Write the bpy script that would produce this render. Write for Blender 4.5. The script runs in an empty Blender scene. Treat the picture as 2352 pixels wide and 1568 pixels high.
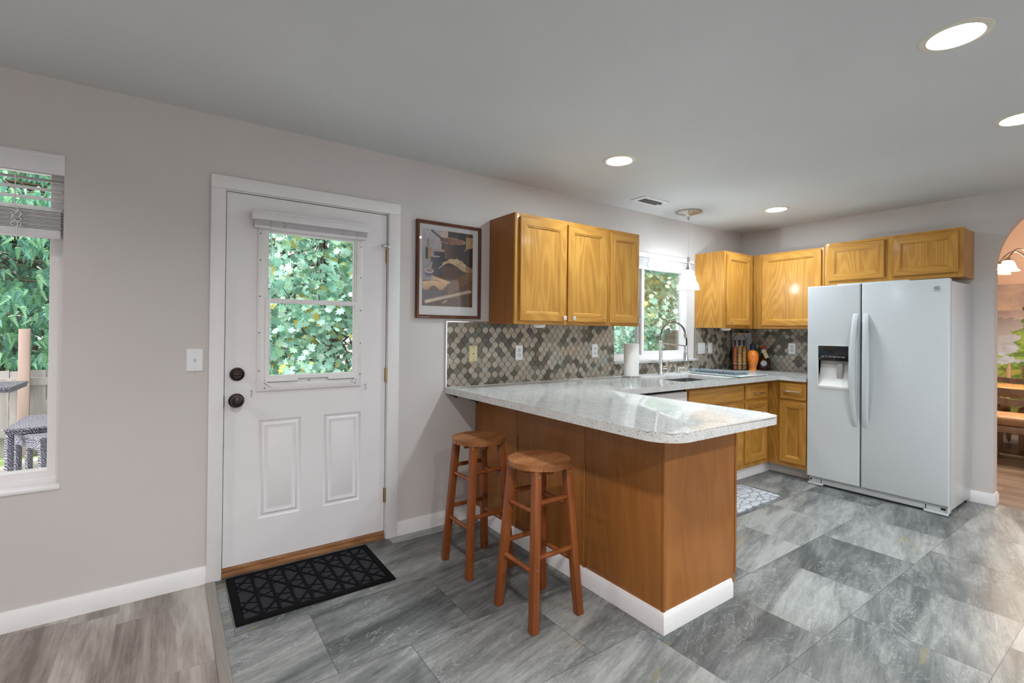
import bpy, bmesh, math, random
from mathutils import Vector, Matrix, noise as mnoise
random.seed(7)
SC = bpy.context.scene
COL = SC.collection
PI = math.pi
# ------------------------------------------------------------------ camera
YAW, PIT, ROL = math.radians(35.26652418), math.radians(0.32837542), math.radians(0.56245971)
d = Vector((math.sin(YAW) * math.cos(PIT), math.cos(YAW) * math.cos(PIT), math.sin(PIT)))
r = d.cross(Vector((0, 0, 1))).normalized()
u = r.cross(d)
R_, U_ = r * math.cos(ROL) + u * math.sin(ROL), -r * math.sin(ROL) + u * math.cos(ROL)
cam = bpy.data.objects.new('camera', bpy.data.cameras.new('camera'))
COL.objects.link(cam)
M = Matrix((R_, U_, -d)).transposed().to_4x4()
M.translation = Vector((0, -2.97002, 1.32297))
cam.matrix_world = M
cam.data.sensor_width = 36.0
cam.data.lens = 1110.513 / 2352 * 36.0
cam.data.shift_y = -30.356 / 2352
cam.data.clip_start = 0.05
SC.camera = cam
# ------------------------------------------------------------------ world, exposure
SC.view_settings.view_transform = 'Standard'
SC.view_settings.look = 'None'
SC.view_settings.gamma = 1.0
SC.view_settings.use_curve_mapping = False
SC.view_settings.exposure = 0.12
W = bpy.data.worlds.new('overcast_sky')
SC.world = W
W.use_nodes = True
bg = W.node_tree.nodes['Background']
bg.inputs['Color'].default_value = (1.0, 0.985, 0.975, 1)
bg.inputs['Strength'].default_value = 1.05
LAMP = 136.0          # recessed lens glow
LAMPW = 6.0          # watts of each recessed downlight
PEND = 640.0          # pendant bulb radiance
DIN = 260.0            # chandelier shades


# hazy sun over the garden, from behind the house and the west
sun = bpy.data.objects.new('sun', bpy.data.lights.new('sun', 'SUN'))
COL.objects.link(sun)
sun.data.energy, sun.data.angle, sun.data.color = 7.0, math.radians(25), (1.0, 0.98, 0.94)
sun.rotation_euler = Vector((0.70, 0.16, -0.66)).to_track_quat('-Z', 'Y').to_euler()
# unseen fill lamps added above, behind and beside the camera to brighten the room
for (lx, ly, lw) in ((0.31, -2.45, 26), (-1.75, -0.8, 17), (0.31, -4.1, 32), (2.376, -4.1, 25), (4.44, -4.1, 32)):
    ld = bpy.data.lights.new('unseen_fill_lamp', 'AREA')
    ld.shape, ld.size, ld.energy, ld.color = 'DISK', 0.15, lw * 1.12, (0.99, 0.96, 0.96)
    ld.spread = math.radians(152)
    lob = bpy.data.objects.new('unseen_fill_lamp', ld)
    COL.objects.link(lob)
    lob.location = (lx, ly, 2.43)


def S(r, g, b):
    f = lambda c: (c / 255 / 12.92) if c / 255 <= 0.04045 else ((c / 255 + 0.055) / 1.055) ** 2.4
    return (f(r), f(g), f(b), 1.0)


# ------------------------------------------------------------------ materials
class NT:
    def __init__(s, name):
        s.m = bpy.data.materials.new(name)
        s.m.use_nodes = True
        s.t = s.m.node_tree
        s.n = s.t.nodes
        s.b = s.n['Principled BSDF']
        s.out = s.n['Material Output']

    def new(s, typ, inp=None, **kw):
        nd = s.n.new(typ)
        for k, v in kw.items():
            setattr(nd, k, v)
        if inp:
            for k, v in inp.items():
                s.put(nd.inputs[k], v)
        return nd

    def put(s, sock, v):
        if hasattr(v, 'links'):
            s.t.links.new(v, sock)
        elif hasattr(v, 'outputs'):
            s.t.links.new(v.outputs[0], sock)
        else:
            sock.default_value = v

    def math(s, op, a, b=0.0):
        return s.new('ShaderNodeMath', {0: a, 1: b}, operation=op).outputs[0]

    def ramp(s, fac, stops):
        nd = s.new('ShaderNodeValToRGB', {'Fac': fac})
        e = nd.color_ramp.elements
        while len(e) < len(stops):
            e.new(0.5)
        for el, (p, c) in zip(e, stops):
            el.position = p
            el.color = c if len(c) == 4 else (*c, 1)
        return nd.outputs['Color']

    def mix(s, fac, a, b, blend='MIX'):
        nd = s.new('ShaderNodeMix', data_type='RGBA', blend_type=blend)
        s.put(nd.inputs[0], fac)
        s.put(nd.inputs[6], a)
        s.put(nd.inputs[7], b)
        return nd.outputs[2]

    def noise(s, vec, scale, detail=3, rough=0.5, dist=0.0):
        return s.new('ShaderNodeTexNoise', {'Vector': vec, 'Scale': scale, 'Detail': detail, 'Roughness': rough, 'Distortion': dist}).outputs['Fac']

    def mapping(s, vec, scale=(1, 1, 1), loc=(0, 0, 0), rot=(0, 0, 0)):
        return s.new('ShaderNodeMapping', {'Vector': vec, 'Scale': scale, 'Location': loc, 'Rotation': rot}).outputs[0]

    def obj(s):
        return s.new('ShaderNodeTexCoord').outputs['Object']

    def bump(s, h, strength=0.2, dist=0.01):
        nd = s.new('ShaderNodeBump', {'Height': h, 'Strength': strength, 'Distance': dist})
        s.put(s.b.inputs['Normal'], nd.outputs[0])

    def set(s, **kw):
        for k, v in kw.items():
            s.put(s.b.inputs[k.replace('_', ' ')], v)
        return s


def plain(name, c, rough=0.5, metal=0.0, spec=0.5, var=0.04, scale=30, **kw):
    """a painted / moulded / metal surface with a faint procedural unevenness"""
    t = NT(name)
    v = t.noise(t.obj(), scale, 3)
    a = tuple(min(1, x * (1 - var)) for x in c[:3]) + (1,)
    b = tuple(min(1, x * (1 + var)) for x in c[:3]) + (1,)
    t.set(Base_Color=t.ramp(v, [(0.3, a), (0.7, b)]), Roughness=rough, Metallic=metal)
    t.b.inputs['Specular IOR Level'].default_value = spec
    t.set(**kw)
    return t.m


def oak(name, dark, mid, light, axis='z', rough=0.37, ring=1.0, pore=1.0, fig=1.0):
    t = NT(name)
    o = t.obj()
    rnd = t.new('ShaderNodeObjectInfo').outputs['Random']
    off = t.new('ShaderNodeCombineXYZ', {0: t.math('MULTIPLY', rnd, 37.0), 1: t.math('MULTIPLY', rnd, 11.0), 2: t.math('MULTIPLY', rnd, 5.0)}).outputs[0]
    v = t.new('ShaderNodeVectorMath', {0: o, 1: off}, operation='ADD').outputs[0]
    k = 'xyz'.index(axis)
    sc = lambda a, b: tuple(b if i == k else a for i in range(3))
    base = t.noise(t.mapping(v, sc(5.5, 0.75)), 1.0, 1.5, 0.4)
    rings = t.math('ADD', t.math('MULTIPLY', t.math('SINE', t.math('MULTIPLY', base, 95.0 * ring)), 0.5), 0.5)
    rings = t.math('POWER', rings, 1.6)
    fine = t.noise(t.mapping(v, sc(190, 6)), 1.0, 4, 0.7)
    broad = t.noise(t.mapping(v, sc(13, 0.7)), 1.0, 2)
    f = t.math('ADD', t.math('ADD', t.math('MULTIPLY', rings, 0.20 * fig), t.math('MULTIPLY', fine, 0.50 * pore)), t.math('MULTIPLY', broad, 0.42))
    colr = t.ramp(f, [(0.22, dark), (0.54, mid), (0.92, light)])
    t.set(Base_Color=colr, Roughness=rough)
    t.b.inputs['Coat Weight'].default_value = 0.14
    t.b.inputs['Coat Roughness'].default_value = 0.12
    t.b.inputs['Specular IOR Level'].default_value = 0.25
    t.bump(f, 0.12, 0.004)
    return t.m


def glass_thin(name, tint=(1, 1, 1, 1), refl=0.06, gain=0.8):
    t = NT(name)
    t.n.remove(t.b)
    tr = t.new('ShaderNodeBsdfTransparent', {'Color': tint})
    gl = t.new('ShaderNodeBsdfGlossy', {'Roughness': 0.02, 'Color': (1, 1, 1, 1)})
    fr = t.new('ShaderNodeFresnel', {'IOR': 1.45})
    fac = t.math('ADD', t.math('MULTIPLY', fr.outputs[0], gain), refl * 0.2)
    mx = t.new('ShaderNodeMixShader', {0: fac, 1: tr, 2: gl})
    t.t.links.new(mx.outputs[0], t.out.inputs[0])
    return t.m


def emit(name, c, strength):
    t = NT(name)
    t.set(Base_Color=(0.8, 0.8, 0.8, 1), Emission_Color=c, Emission_Strength=strength)
    return t.m


def attr_mat(name, rough=0.6, spec=0.3, coat=0.0):
    t = NT(name)
    a = t.new('ShaderNodeAttribute', attribute_name='Col')
    v = t.noise(t.obj(), 60, 4)
    t.set(Base_Color=t.mix(0.12, a.outputs['Color'], t.ramp(v, [(0.3, (0.05, 0.05, 0.05)), (0.7, (0.9, 0.9, 0.9))]), 'OVERLAY'), Roughness=rough)
    t.b.inputs['Specular IOR Level'].default_value = spec
    t.b.inputs['Coat Weight'].default_value = coat
    return t.m


def wall_paint(name, c):
    t = NT(name)
    o = t.obj()
    n1 = t.noise(o, 55, 4, 0.6)
    n2 = t.noise(o, 1.3, 2)
    t.set(Base_Color=t.ramp(n2, [(0.3, tuple(x * 0.97 for x in c[:3])), (0.7, tuple(min(1, x * 1.03) for x in c[:3]))]), Roughness=0.75)
    t.b.inputs['Specular IOR Level'].default_value = 0.25
    t.bump(n1, 0.12, 0.004)
    return t.m


MAT = {}
MAT['wall'] = wall_paint('greige_wall_paint', (0.60, 0.565, 0.55))
MAT['ceiling'] = wall_paint('ceiling_paint', (0.635, 0.655, 0.665))
MAT['peach'] = wall_paint('peach_wall_paint', (0.84, 0.68, 0.575))
MAT['trim'] = plain('white_trim_paint', (0.77, 0.755, 0.755), 0.4, var=0.015)
MAT['door'] = plain('white_door_paint', (0.76, 0.735, 0.745), 0.42, var=0.02, scale=6)
MAT['vinyl'] = plain('white_vinyl', (0.78, 0.76, 0.76), 0.35, var=0.01)
MAT['oak'] = oak('honey_oak', (0.285, 0.110, 0.018, 1), (0.465, 0.222, 0.041, 1), (0.58, 0.315, 0.076, 1))
MAT['oakx'] = oak('honey_oak_along_x', (0.285, 0.110, 0.018, 1), (0.465, 0.222, 0.041, 1), (0.58, 0.315, 0.076, 1), axis='x')
MAT['oaky'] = oak('honey_oak_along_y', (0.285, 0.110, 0.018, 1), (0.465, 0.222, 0.041, 1), (0.58, 0.315, 0.076, 1), axis='y')
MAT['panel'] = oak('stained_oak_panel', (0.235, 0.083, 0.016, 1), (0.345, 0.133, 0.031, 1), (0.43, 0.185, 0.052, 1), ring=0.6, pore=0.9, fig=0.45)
MAT['stool'] = oak('red_brown_stool_wood', (0.135, 0.035, 0.009, 1), (0.225, 0.062, 0.015, 1), (0.31, 0.105, 0.029, 1), ring=0.4, rough=0.35)
MAT['stoolseat'] = oak('stool_seat_wood', (0.14, 0.045, 0.013, 1), (0.28, 0.105, 0.036, 1), (0.44, 0.20, 0.08, 1), axis='x', ring=0.35, rough=0.4)
MAT['walnut'] = oak('dark_frame_wood', (0.05, 0.016, 0.006, 1), (0.12, 0.036, 0.012, 1), (0.20, 0.068, 0.022, 1), ring=0.4)
MAT['threshold'] = oak('threshold_wood', (0.16, 0.07, 0.03, 1), (0.30, 0.14, 0.06, 1), (0.42, 0.23, 0.12, 1), axis='x')
MAT['taupewood'] = oak('taupe_chair_wood', (0.19, 0.125, 0.085, 1), (0.30, 0.205, 0.145, 1), (0.40, 0.28, 0.20, 1), ring=0.3)
MAT['tabletop'] = oak('warm_table_wood', (0.42, 0.17, 0.06, 1), (0.60, 0.27, 0.11, 1), (0.72, 0.38, 0.18, 1), axis='y', rough=0.2)
MAT['cushion'] = plain('tan_leather', (0.36, 0.215, 0.11, 1), 0.5, var=0.12, scale=12)
MAT['white_app'] = plain('white_appliance_enamel', (0.585, 0.61, 0.63), 0.24, var=0.01)
MAT['white_app2'] = plain('white_appliance_plastic', (0.74, 0.73, 0.71), 0.35, var=0.01)
MAT['grey_plastic'] = plain('grey_plastic', (0.42, 0.42, 0.41), 0.4)
MAT['black_gloss'] = plain('black_gloss', (0.012, 0.014, 0.018), 0.12)
MAT['black'] = plain('black_gap', (0.012, 0.012, 0.012), 0.6)
MAT['blackrub'] = plain('black_rubber', (0.005, 0.005, 0.0055), 0.85, var=0.25, scale=200, spec=0.08)
MAT['matgrey'] = plain('dark_grey_ribbed_carpet', (0.028, 0.029, 0.034), 0.9, var=0.4, scale=260, spec=0.08)
MAT['bronze'] = plain('oil_rubbed_bronze', (0.045, 0.035, 0.03), 0.35, metal=0.8)
MAT['brass'] = plain('brass', (0.50, 0.39, 0.21), 0.3, metal=1.0)
MAT['chrome'] = plain('chrome', (0.80, 0.81, 0.83), 0.12, metal=1.0, var=0.01)
MAT['nickel'] = plain('brushed_nickel', (0.50, 0.48, 0.45), 0.3, metal=1.0)
MAT['steel'] = plain('sink_steel', (0.34, 0.34, 0.35), 0.34, metal=0.9, scale=90)
MAT['cream'] = plain('cream_plastic', (0.66, 0.58, 0.33), 0.4)
MAT['outlet'] = plain('white_outlet_plastic', (0.78, 0.78, 0.80), 0.3, var=0.01)
MAT['outletgrey'] = plain('outlet_face', (0.62, 0.62, 0.66), 0.35)
MAT['dark_slot'] = plain('dark_slot', (0.03, 0.03, 0.03), 0.6)
MAT['paper'] = plain('paper_towel', (0.80, 0.775, 0.735), 0.9, var=0.03, scale=80)
MAT['rack'] = plain('grey_silicone', (0.20, 0.235, 0.26), 0.5)
MAT['boardglass'] = plain('pale_glass_board', (0.56, 0.62, 0.62), 0.12)
MAT['blind'] = plain('white_blind', (0.74, 0.72, 0.74), 0.45, var=0.02)
MAT['matte_trim'] = plain('ivory_trim_ring', (0.72, 0.69, 0.58), 0.4)
MAT['ventwhite'] = plain('vent_enamel', (0.72, 0.72, 0.72), 0.45)
MAT['ventdark'] = plain('vent_shadow', (0.10, 0.10, 0.095), 0.7)
MAT['lens'] = emit('lit_lens', (0.80, 0.93, 1.0, 1), LAMP)
MAT['bulb'] = emit('lit_bulb', (0.85, 0.95, 1.0, 1), PEND)
MAT['dinbulb'] = emit('lit_warm_bulb', (1.0, 0.78, 0.58, 1), DIN * 9)
MAT['glass'] = glass_thin('window_glass', refl=0.0, gain=0.25)
MAT['picglass'] = glass_thin('picture_glass', refl=0.05)
MAT['clear'] = glass_thin('clear_plastic', (0.92, 0.96, 0.96, 1), refl=0.3)
MAT['screen'] = glass_thin('insect_screen', (0.97, 0.98, 0.98, 1), refl=0.0, gain=0.1)
MAT['fence'] = oak('grey_fence_board', (0.30, 0.28, 0.27, 1), (0.46, 0.44, 0.43, 1), (0.58, 0.56, 0.55, 1), ring=0.3, rough=0.8)
MAT['fencebrown'] = oak('weathered_fence_board', (0.19, 0.155, 0.13, 1), (0.29, 0.25, 0.21, 1), (0.37, 0.33, 0.29, 1), ring=0.3, rough=0.8)
MAT['cedarpost'] = oak('new_cedar_post', (0.42, 0.29, 0.25, 1), (0.52, 0.38, 0.335, 1), (0.60, 0.45, 0.40, 1), ring=0.3, rough=0.8)
MAT['bark'] = oak('bark', (0.05, 0.035, 0.025, 1), (0.11, 0.08, 0.06, 1), (0.19, 0.14, 0.11, 1), rough=0.9)
MAT['patio'] = plain('patio_concrete', (0.62, 0.64, 0.66), 0.85, var=0.1, scale=4)
MAT['tilecol'] = attr_mat('stone_mosaic', 0.33, 0.45)
MAT['grout'] = plain('dark_grout', (0.062, 0.058, 0.050), 0.8)
MAT['paint'] = attr_mat('printed_paper', 0.6, 0.2)
MAT['leaf'] = None


def quartz():
    t = NT('grey_quartz')
    o = t.obj()
    blot = t.noise(o, 16, 4, 0.6)
    c = t.ramp(blot, [(0.30, (0.53, 0.53, 0.515)), (0.5, (0.59, 0.59, 0.575)), (0.70, (0.645, 0.645, 0.63))])
    v = t.new('ShaderNodeTexVoronoi', {'Vector': o, 'Scale': 88.0}, feature='F1')
    spk = t.math('LESS_THAN', v.outputs['Distance'], t.math('MULTIPLY', t.noise(o, 38, 2), 0.47))
    c = t.mix(t.math('MULTIPLY', spk, 0.75), c, (0.20, 0.185, 0.17, 1))
    n2 = t.noise(o, 210, 2)
    c = t.mix(t.math('GREATER_THAN', n2, 0.62), c, (0.74, 0.73, 0.71, 1))
    t.set(Base_Color=c, Roughness=0.07)
    t.b.inputs['Specular IOR Level'].default_value = 0.36
    return t.m


MAT['quartz'] = quartz()


def tile_floor():
    t = NT('slate_vinyl_tile')
    o = t.obj()
    xyz = t.new('ShaderNodeSeparateXYZ', {0: o})
    x, y = xyz.outputs[0], xyz.outputs[1]
    PW, PH = 0.5965, 0.4825
    ry = t.math('DIVIDE', t.math('ADD', y, 2.0335), PH)
    row = t.math('FLOOR', ry)
    odd = t.math('MODULO', t.math('ADD', row, 100.0), 2.0)
    rx = t.math('DIVIDE', t.math('SUBTRACT', t.math('ADD', x, t.math('MULTIPLY', odd, PW / 2)), 1.737), PW)
    colm = t.math('FLOOR', rx)
    fx = t.math('SUBTRACT', rx, colm)
    fy = t.math('SUBTRACT', ry, row)
    cid = t.new('ShaderNodeCombineXYZ', {0: colm, 1: row, 2: 4.0})
    wn = t.new('ShaderNodeTexWhiteNoise', {'Vector': cid}, noise_dimensions='3D')
    offs = t.new('ShaderNodeVectorMath', {0: wn.outputs['Color'], 1: (41.0, 29.0, 17.0)}, operation='MULTIPLY').outputs[0]
    v = t.new('ShaderNodeVectorMath', {0: o, 1: offs}, operation='ADD').outputs[0]
    rot = t.mapping(v, (1, 1, 1), rot=(0, 0, math.radians(-14)))
    band = t.noise(t.mapping(rot, (1.1, 5.0, 1)), 1.0, 5, 0.62, 0.7)
    streak = t.noise(t.mapping(rot, (3.0, 22.0, 1)), 1.0, 6, 0.72, 1.2)
    gran = t.noise(t.mapping(rot, (45, 110, 1)), 1.0, 4, 0.7)
    tone = t.math('MULTIPLY', t.math('SUBTRACT', wn.outputs['Value'], 0.5), 0.19)
    f = t.math('ADD', t.math('ADD', t.math('MULTIPLY', band, 0.66), t.math('MULTIPLY', streak, 0.36)), t.math('ADD', t.math('MULTIPLY', gran, 0.16), tone))
    c = t.ramp(f, [(0.40, (0.050, 0.055, 0.056)), (0.51, (0.105, 0.113, 0.112)), (0.60, (0.18, 0.188, 0.183)), (0.74, (0.33, 0.338, 0.325))])
    # pale veins
    vein = t.noise(t.mapping(rot, (2.2, 6.5, 1), loc=(3, 1, 0)), 1.0, 6, 0.65, 1.8)
    va = t.math('ABSOLUTE', t.math('SUBTRACT', vein, 0.5))
    vm = t.math('MULTIPLY', t.math('LESS_THAN', va, 0.006), t.math('GREATER_THAN', t.noise(v, 2.2, 2), 0.50))
    c = t.mix(t.math('MULTIPLY', vm, 0.42), c, (0.45, 0.46, 0.45, 1))
    # ochre rust
    och = t.noise(t.mapping(rot, (1.6, 8.0, 1), loc=(9, 4, 2)), 1.0, 3, 0.5, 0.8)
    om = t.ramp(och, [(0.66, (0, 0, 0)), (0.74, (1, 1, 1))])
    c = t.mix(t.math('MULTIPLY', om, 0.45), c, (0.30, 0.235, 0.09, 1))
    jx = t.math('LESS_THAN', t.math('MINIMUM', fx, t.math('SUBTRACT', 1.0, fx)), 0.0022)
    jy = t.math('LESS_THAN', t.math('MINIMUM', fy, t.math('SUBTRACT', 1.0, fy)), 0.0027)
    j = t.math('MAXIMUM', jx, jy)
    c = t.mix(t.math('MULTIPLY', j, 0.75), c, (0.03, 0.03, 0.03, 1))
    t.set(Base_Color=c, Roughness=t.math('ADD', t.math('MULTIPLY', gran, 0.2), 0.24))
    t.b.inputs['Specular IOR Level'].default_value = 0.3
    t.bump(t.math('SUBTRACT', t.math('MULTIPLY', gran, 0.4), j), 0.12, 0.003)
    return t.m


MAT['tile'] = tile_floor()


def planks(name, cols, rough=0.4, pw=0.18, pl=1.22):
    t = NT(name)
    o = t.obj()
    xyz = t.new('ShaderNodeSeparateXYZ', {0: o})
    rx = t.math('DIVIDE', xyz.outputs[0], pw)
    cx = t.math('FLOOR', rx)
    sh = t.new('ShaderNodeTexWhiteNoise', {'W': cx}, noise_dimensions='1D').outputs['Value']
    ry = t.math('ADD', t.math('DIVIDE', xyz.outputs[1], pl), sh)
    cy = t.math('FLOOR', ry)
    cid = t.new('ShaderNodeCombineXYZ', {0: cx, 1: cy})
    wn = t.new('ShaderNodeTexWhiteNoise', {'Vector': cid}, noise_dimensions='3D')
    offs = t.new('ShaderNodeVectorMath', {0: wn.outputs['Color'], 1: (31.0, 23.0, 7.0)}, operation='MULTIPLY').outputs[0]
    v = t.new('ShaderNodeVectorMath', {0: o, 1: offs}, operation='ADD').outputs[0]
    band = t.noise(t.mapping(v, (9, 0.9, 1)), 1.0, 4, 0.6, 0.5)
    fine = t.noise(t.mapping(v, (110, 4, 1)), 1.0, 5, 0.7)
    knot = t.noise(t.mapping(v, (16, 3, 1)), 1.0, 5, 0.6, 1.5)
    f = t.math('ADD', t.math('ADD', t.math('MULTIPLY', band, 0.62), t.math('MULTIPLY', fine, 0.24)), t.math('ADD', t.math('MULTIPLY', knot, 0.25), t.math('MULTIPLY', t.math('SUBTRACT', wn.outputs['Value'], 0.5), 0.14)))
    c = t.ramp(f, cols)
    fx = t.math('SUBTRACT', rx, cx)
    fy = t.math('SUBTRACT', ry, cy)
    j = t.math('MAXIMUM', t.math('LESS_THAN', fx, 0.008), t.math('LESS_THAN', fy, 0.0012))
    c = t.mix(t.math('MULTIPLY', j, 0.45), c, (0.06, 0.05, 0.045, 1))
    t.set(Base_Color=c, Roughness=rough)
    t.bump(t.math('SUBTRACT', f, j), 0.08, 0.003)
    return t.m


MAT['plank'] = planks('grey_beige_plank', [(0.40, (0.14, 0.11, 0.093)), (0.53, (0.26, 0.225, 0.20)), (0.64, (0.38, 0.345, 0.31)), (0.78, (0.47, 0.44, 0.40))])
MAT['plankdin'] = planks('brown_grey_plank', [(0.36, (0.09, 0.07, 0.06)), (0.52, (0.19, 0.145, 0.12)), (0.66, (0.30, 0.235, 0.195)), (0.82, (0.42, 0.34, 0.285))], rough=0.3)
MAT['strip'] = oak('grey_transition_wood', (0.16, 0.14, 0.12, 1), (0.25, 0.225, 0.20, 1), (0.33, 0.30, 0.27, 1), axis='y', ring=0.4, rough=0.45)


def ground_mat():
    t = NT('gravel_and_grass')
    o = t.obj()
    v = t.new('ShaderNodeTexVoronoi', {'Vector': o, 'Scale': 22.0})
    g = t.noise(o, 1.6, 4)
    stone = t.ramp(v.outputs['Color'], [(0.1, (0.26, 0.25, 0.22)), (0.9, (0.62, 0.61, 0.56))])
    c = t.mix(t.ramp(g, [(0.46, (0, 0, 0)), (0.58, (1, 1, 1))]), stone, (0.20, 0.30, 0.09, 1))
    t.set(Base_Color=c, Roughness=0.9)
    return t.m


MAT['ground'] = ground_mat()


def shade_glass(name, tint, glow, clear):
    t = NT(name)
    t.n.remove(t.b)
    tr = t.new('ShaderNodeBsdfTransparent', {'Color': (1, 1, 1, 1)})
    tl = t.new('ShaderNodeBsdfTranslucent', {'Color': tint})
    df = t.new('ShaderNodeBsdfGlossy', {'Color': (1, 1, 1, 1), 'Roughness': 0.1})
    vor = t.new('ShaderNodeTexVoronoi', {'Vector': t.obj(), 'Scale': 55.0}, feature='DISTANCE_TO_EDGE')
    pat = t.ramp(vor.outputs['Distance'], [(0.03, (clear * 0.5,) * 3), (0.25, (clear,) * 3)])
    m1 = t.new('ShaderNodeMixShader', {0: pat, 1: tl, 2: tr})
    m2 = t.new('ShaderNodeMixShader', {0: 0.06, 1: m1, 2: df})
    t.t.links.new(m2.outputs[0], t.out.inputs[0])
    return t.m


MAT['shade'] = shade_glass('dimpled_glass_shade', (0.95, 0.95, 0.95, 1), 0, 0.62)
MAT['frost'] = shade_glass('frosted_bell_glass', (1.0, 0.86, 0.70, 1), 0, 0.15)


def leaf_mat(name, spec=0.35):
    t = NT(name)
    a = t.new('ShaderNodeAttribute', attribute_name='Col')
    t.set(Base_Color=a.outputs['Color'], Roughness=0.42)
    t.b.inputs['Specular IOR Level'].default_value = spec
    tl = t.new('ShaderNodeBsdfTranslucent', {'Color': a.outputs['Color']})
    mx = t.new('ShaderNodeMixShader', {0: 0.35, 1: t.b.outputs[0], 2: tl.outputs[0]})
    t.t.links.new(mx.outputs[0], t.out.inputs[0])
    return t.m


MAT['leaf'] = leaf_mat('leaf_surface')


def wicker():
    t = NT('dark_wicker')
    o = t.obj()
    w = t.new('ShaderNodeTexWave', {'Vector': o, 'Scale': 34.0, 'Distortion': 9.0, 'Detail': 3.0}, wave_type='BANDS', bands_direction='DIAGONAL')
    t.set(Base_Color=t.ramp(w.outputs['Fac'], [(0.25, (0.03, 0.028, 0.036)), (0.75, (0.30, 0.29, 0.37))]), Roughness=0.45)
    t.bump(w.outputs['Fac'], 0.5, 0.01)
    return t.m


MAT['wicker'] = wicker()


def liquid(name, c1, c2, scale=120):
    t = NT(name)
    o = t.obj()
    v = t.new('ShaderNodeTexVoronoi', {'Vector': o, 'Scale': float(scale)})
    t.set(Base_Color=t.ramp(v.outputs['Color'], [(0.2, c1), (0.8, c2)]), Roughness=0.08)
    t.b.inputs['Coat Weight'].default_value = 0.6
    return t.m


MAT['oil_red'] = liquid('red_oil_and_peppers', (0.30, 0.03, 0.01), (0.36, 0.10, 0.03))
MAT['oil_mix'] = liquid('pepper_mix_oil', (0.14, 0.03, 0.01), (0.55, 0.36, 0.10), 160)
MAT['oil_gold'] = liquid('golden_oil_herbs', (0.20, 0.02, 0.01), (0.34, 0.22, 0.03), 140)
MAT['orange'] = liquid('orange_preserve', (0.62, 0.13, 0.01), (0.85, 0.27, 0.02), 90)
MAT['syrup'] = plain('dark_syrup_glass', (0.05, 0.013, 0.006), 0.08)
MAT['label'] = plain('cream_paper_label', (0.72, 0.66, 0.42), 0.6)
MAT['labelgrey'] = plain('silver_label', (0.42, 0.42, 0.42), 0.4)
MAT['redcap'] = plain('red_cap', (0.50, 0.02, 0.02), 0.3)
MAT['navycap'] = plain('dark_blue_cap', (0.01, 0.014, 0.035), 0.3)
MAT['marble'] = plain('grey_marble_board', (0.46, 0.46, 0.50), 0.3, var=0.2, scale=9)
MAT['blackmetal'] = plain('black_wire', (0.012, 0.012, 0.012), 0.4, metal=0.6)
MAT['lightwood'] = oak('pale_handle_wood', (0.45, 0.22, 0.05, 1), (0.62, 0.34, 0.10, 1), (0.70, 0.42, 0.16, 1))
MAT['flower'] = plain('cream_petals', (0.85, 0.80, 0.55), 0.7, var=0.1)
MAT['greymat'] = None


def pebble_mat():
    t = NT('grey_pebble_foam')
    v = t.new('ShaderNodeTexVoronoi', {'Vector': t.mapping(t.obj(), (9, 20, 9)), 'Scale': 1.0}, feature='DISTANCE_TO_EDGE')
    c = t.ramp(v.outputs['Distance'], [(0.02, (0.20, 0.21, 0.23)), (0.09, (0.50, 0.53, 0.57))])
    t.set(Base_Color=c, Roughness=0.6)
    t.bump(v.outputs['Distance'], 0.5, 0.02)
    return t.m


MAT['greymat'] = pebble_mat()

# ------------------------------------------------------------------ mesh helpers
ORG = {}


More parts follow.
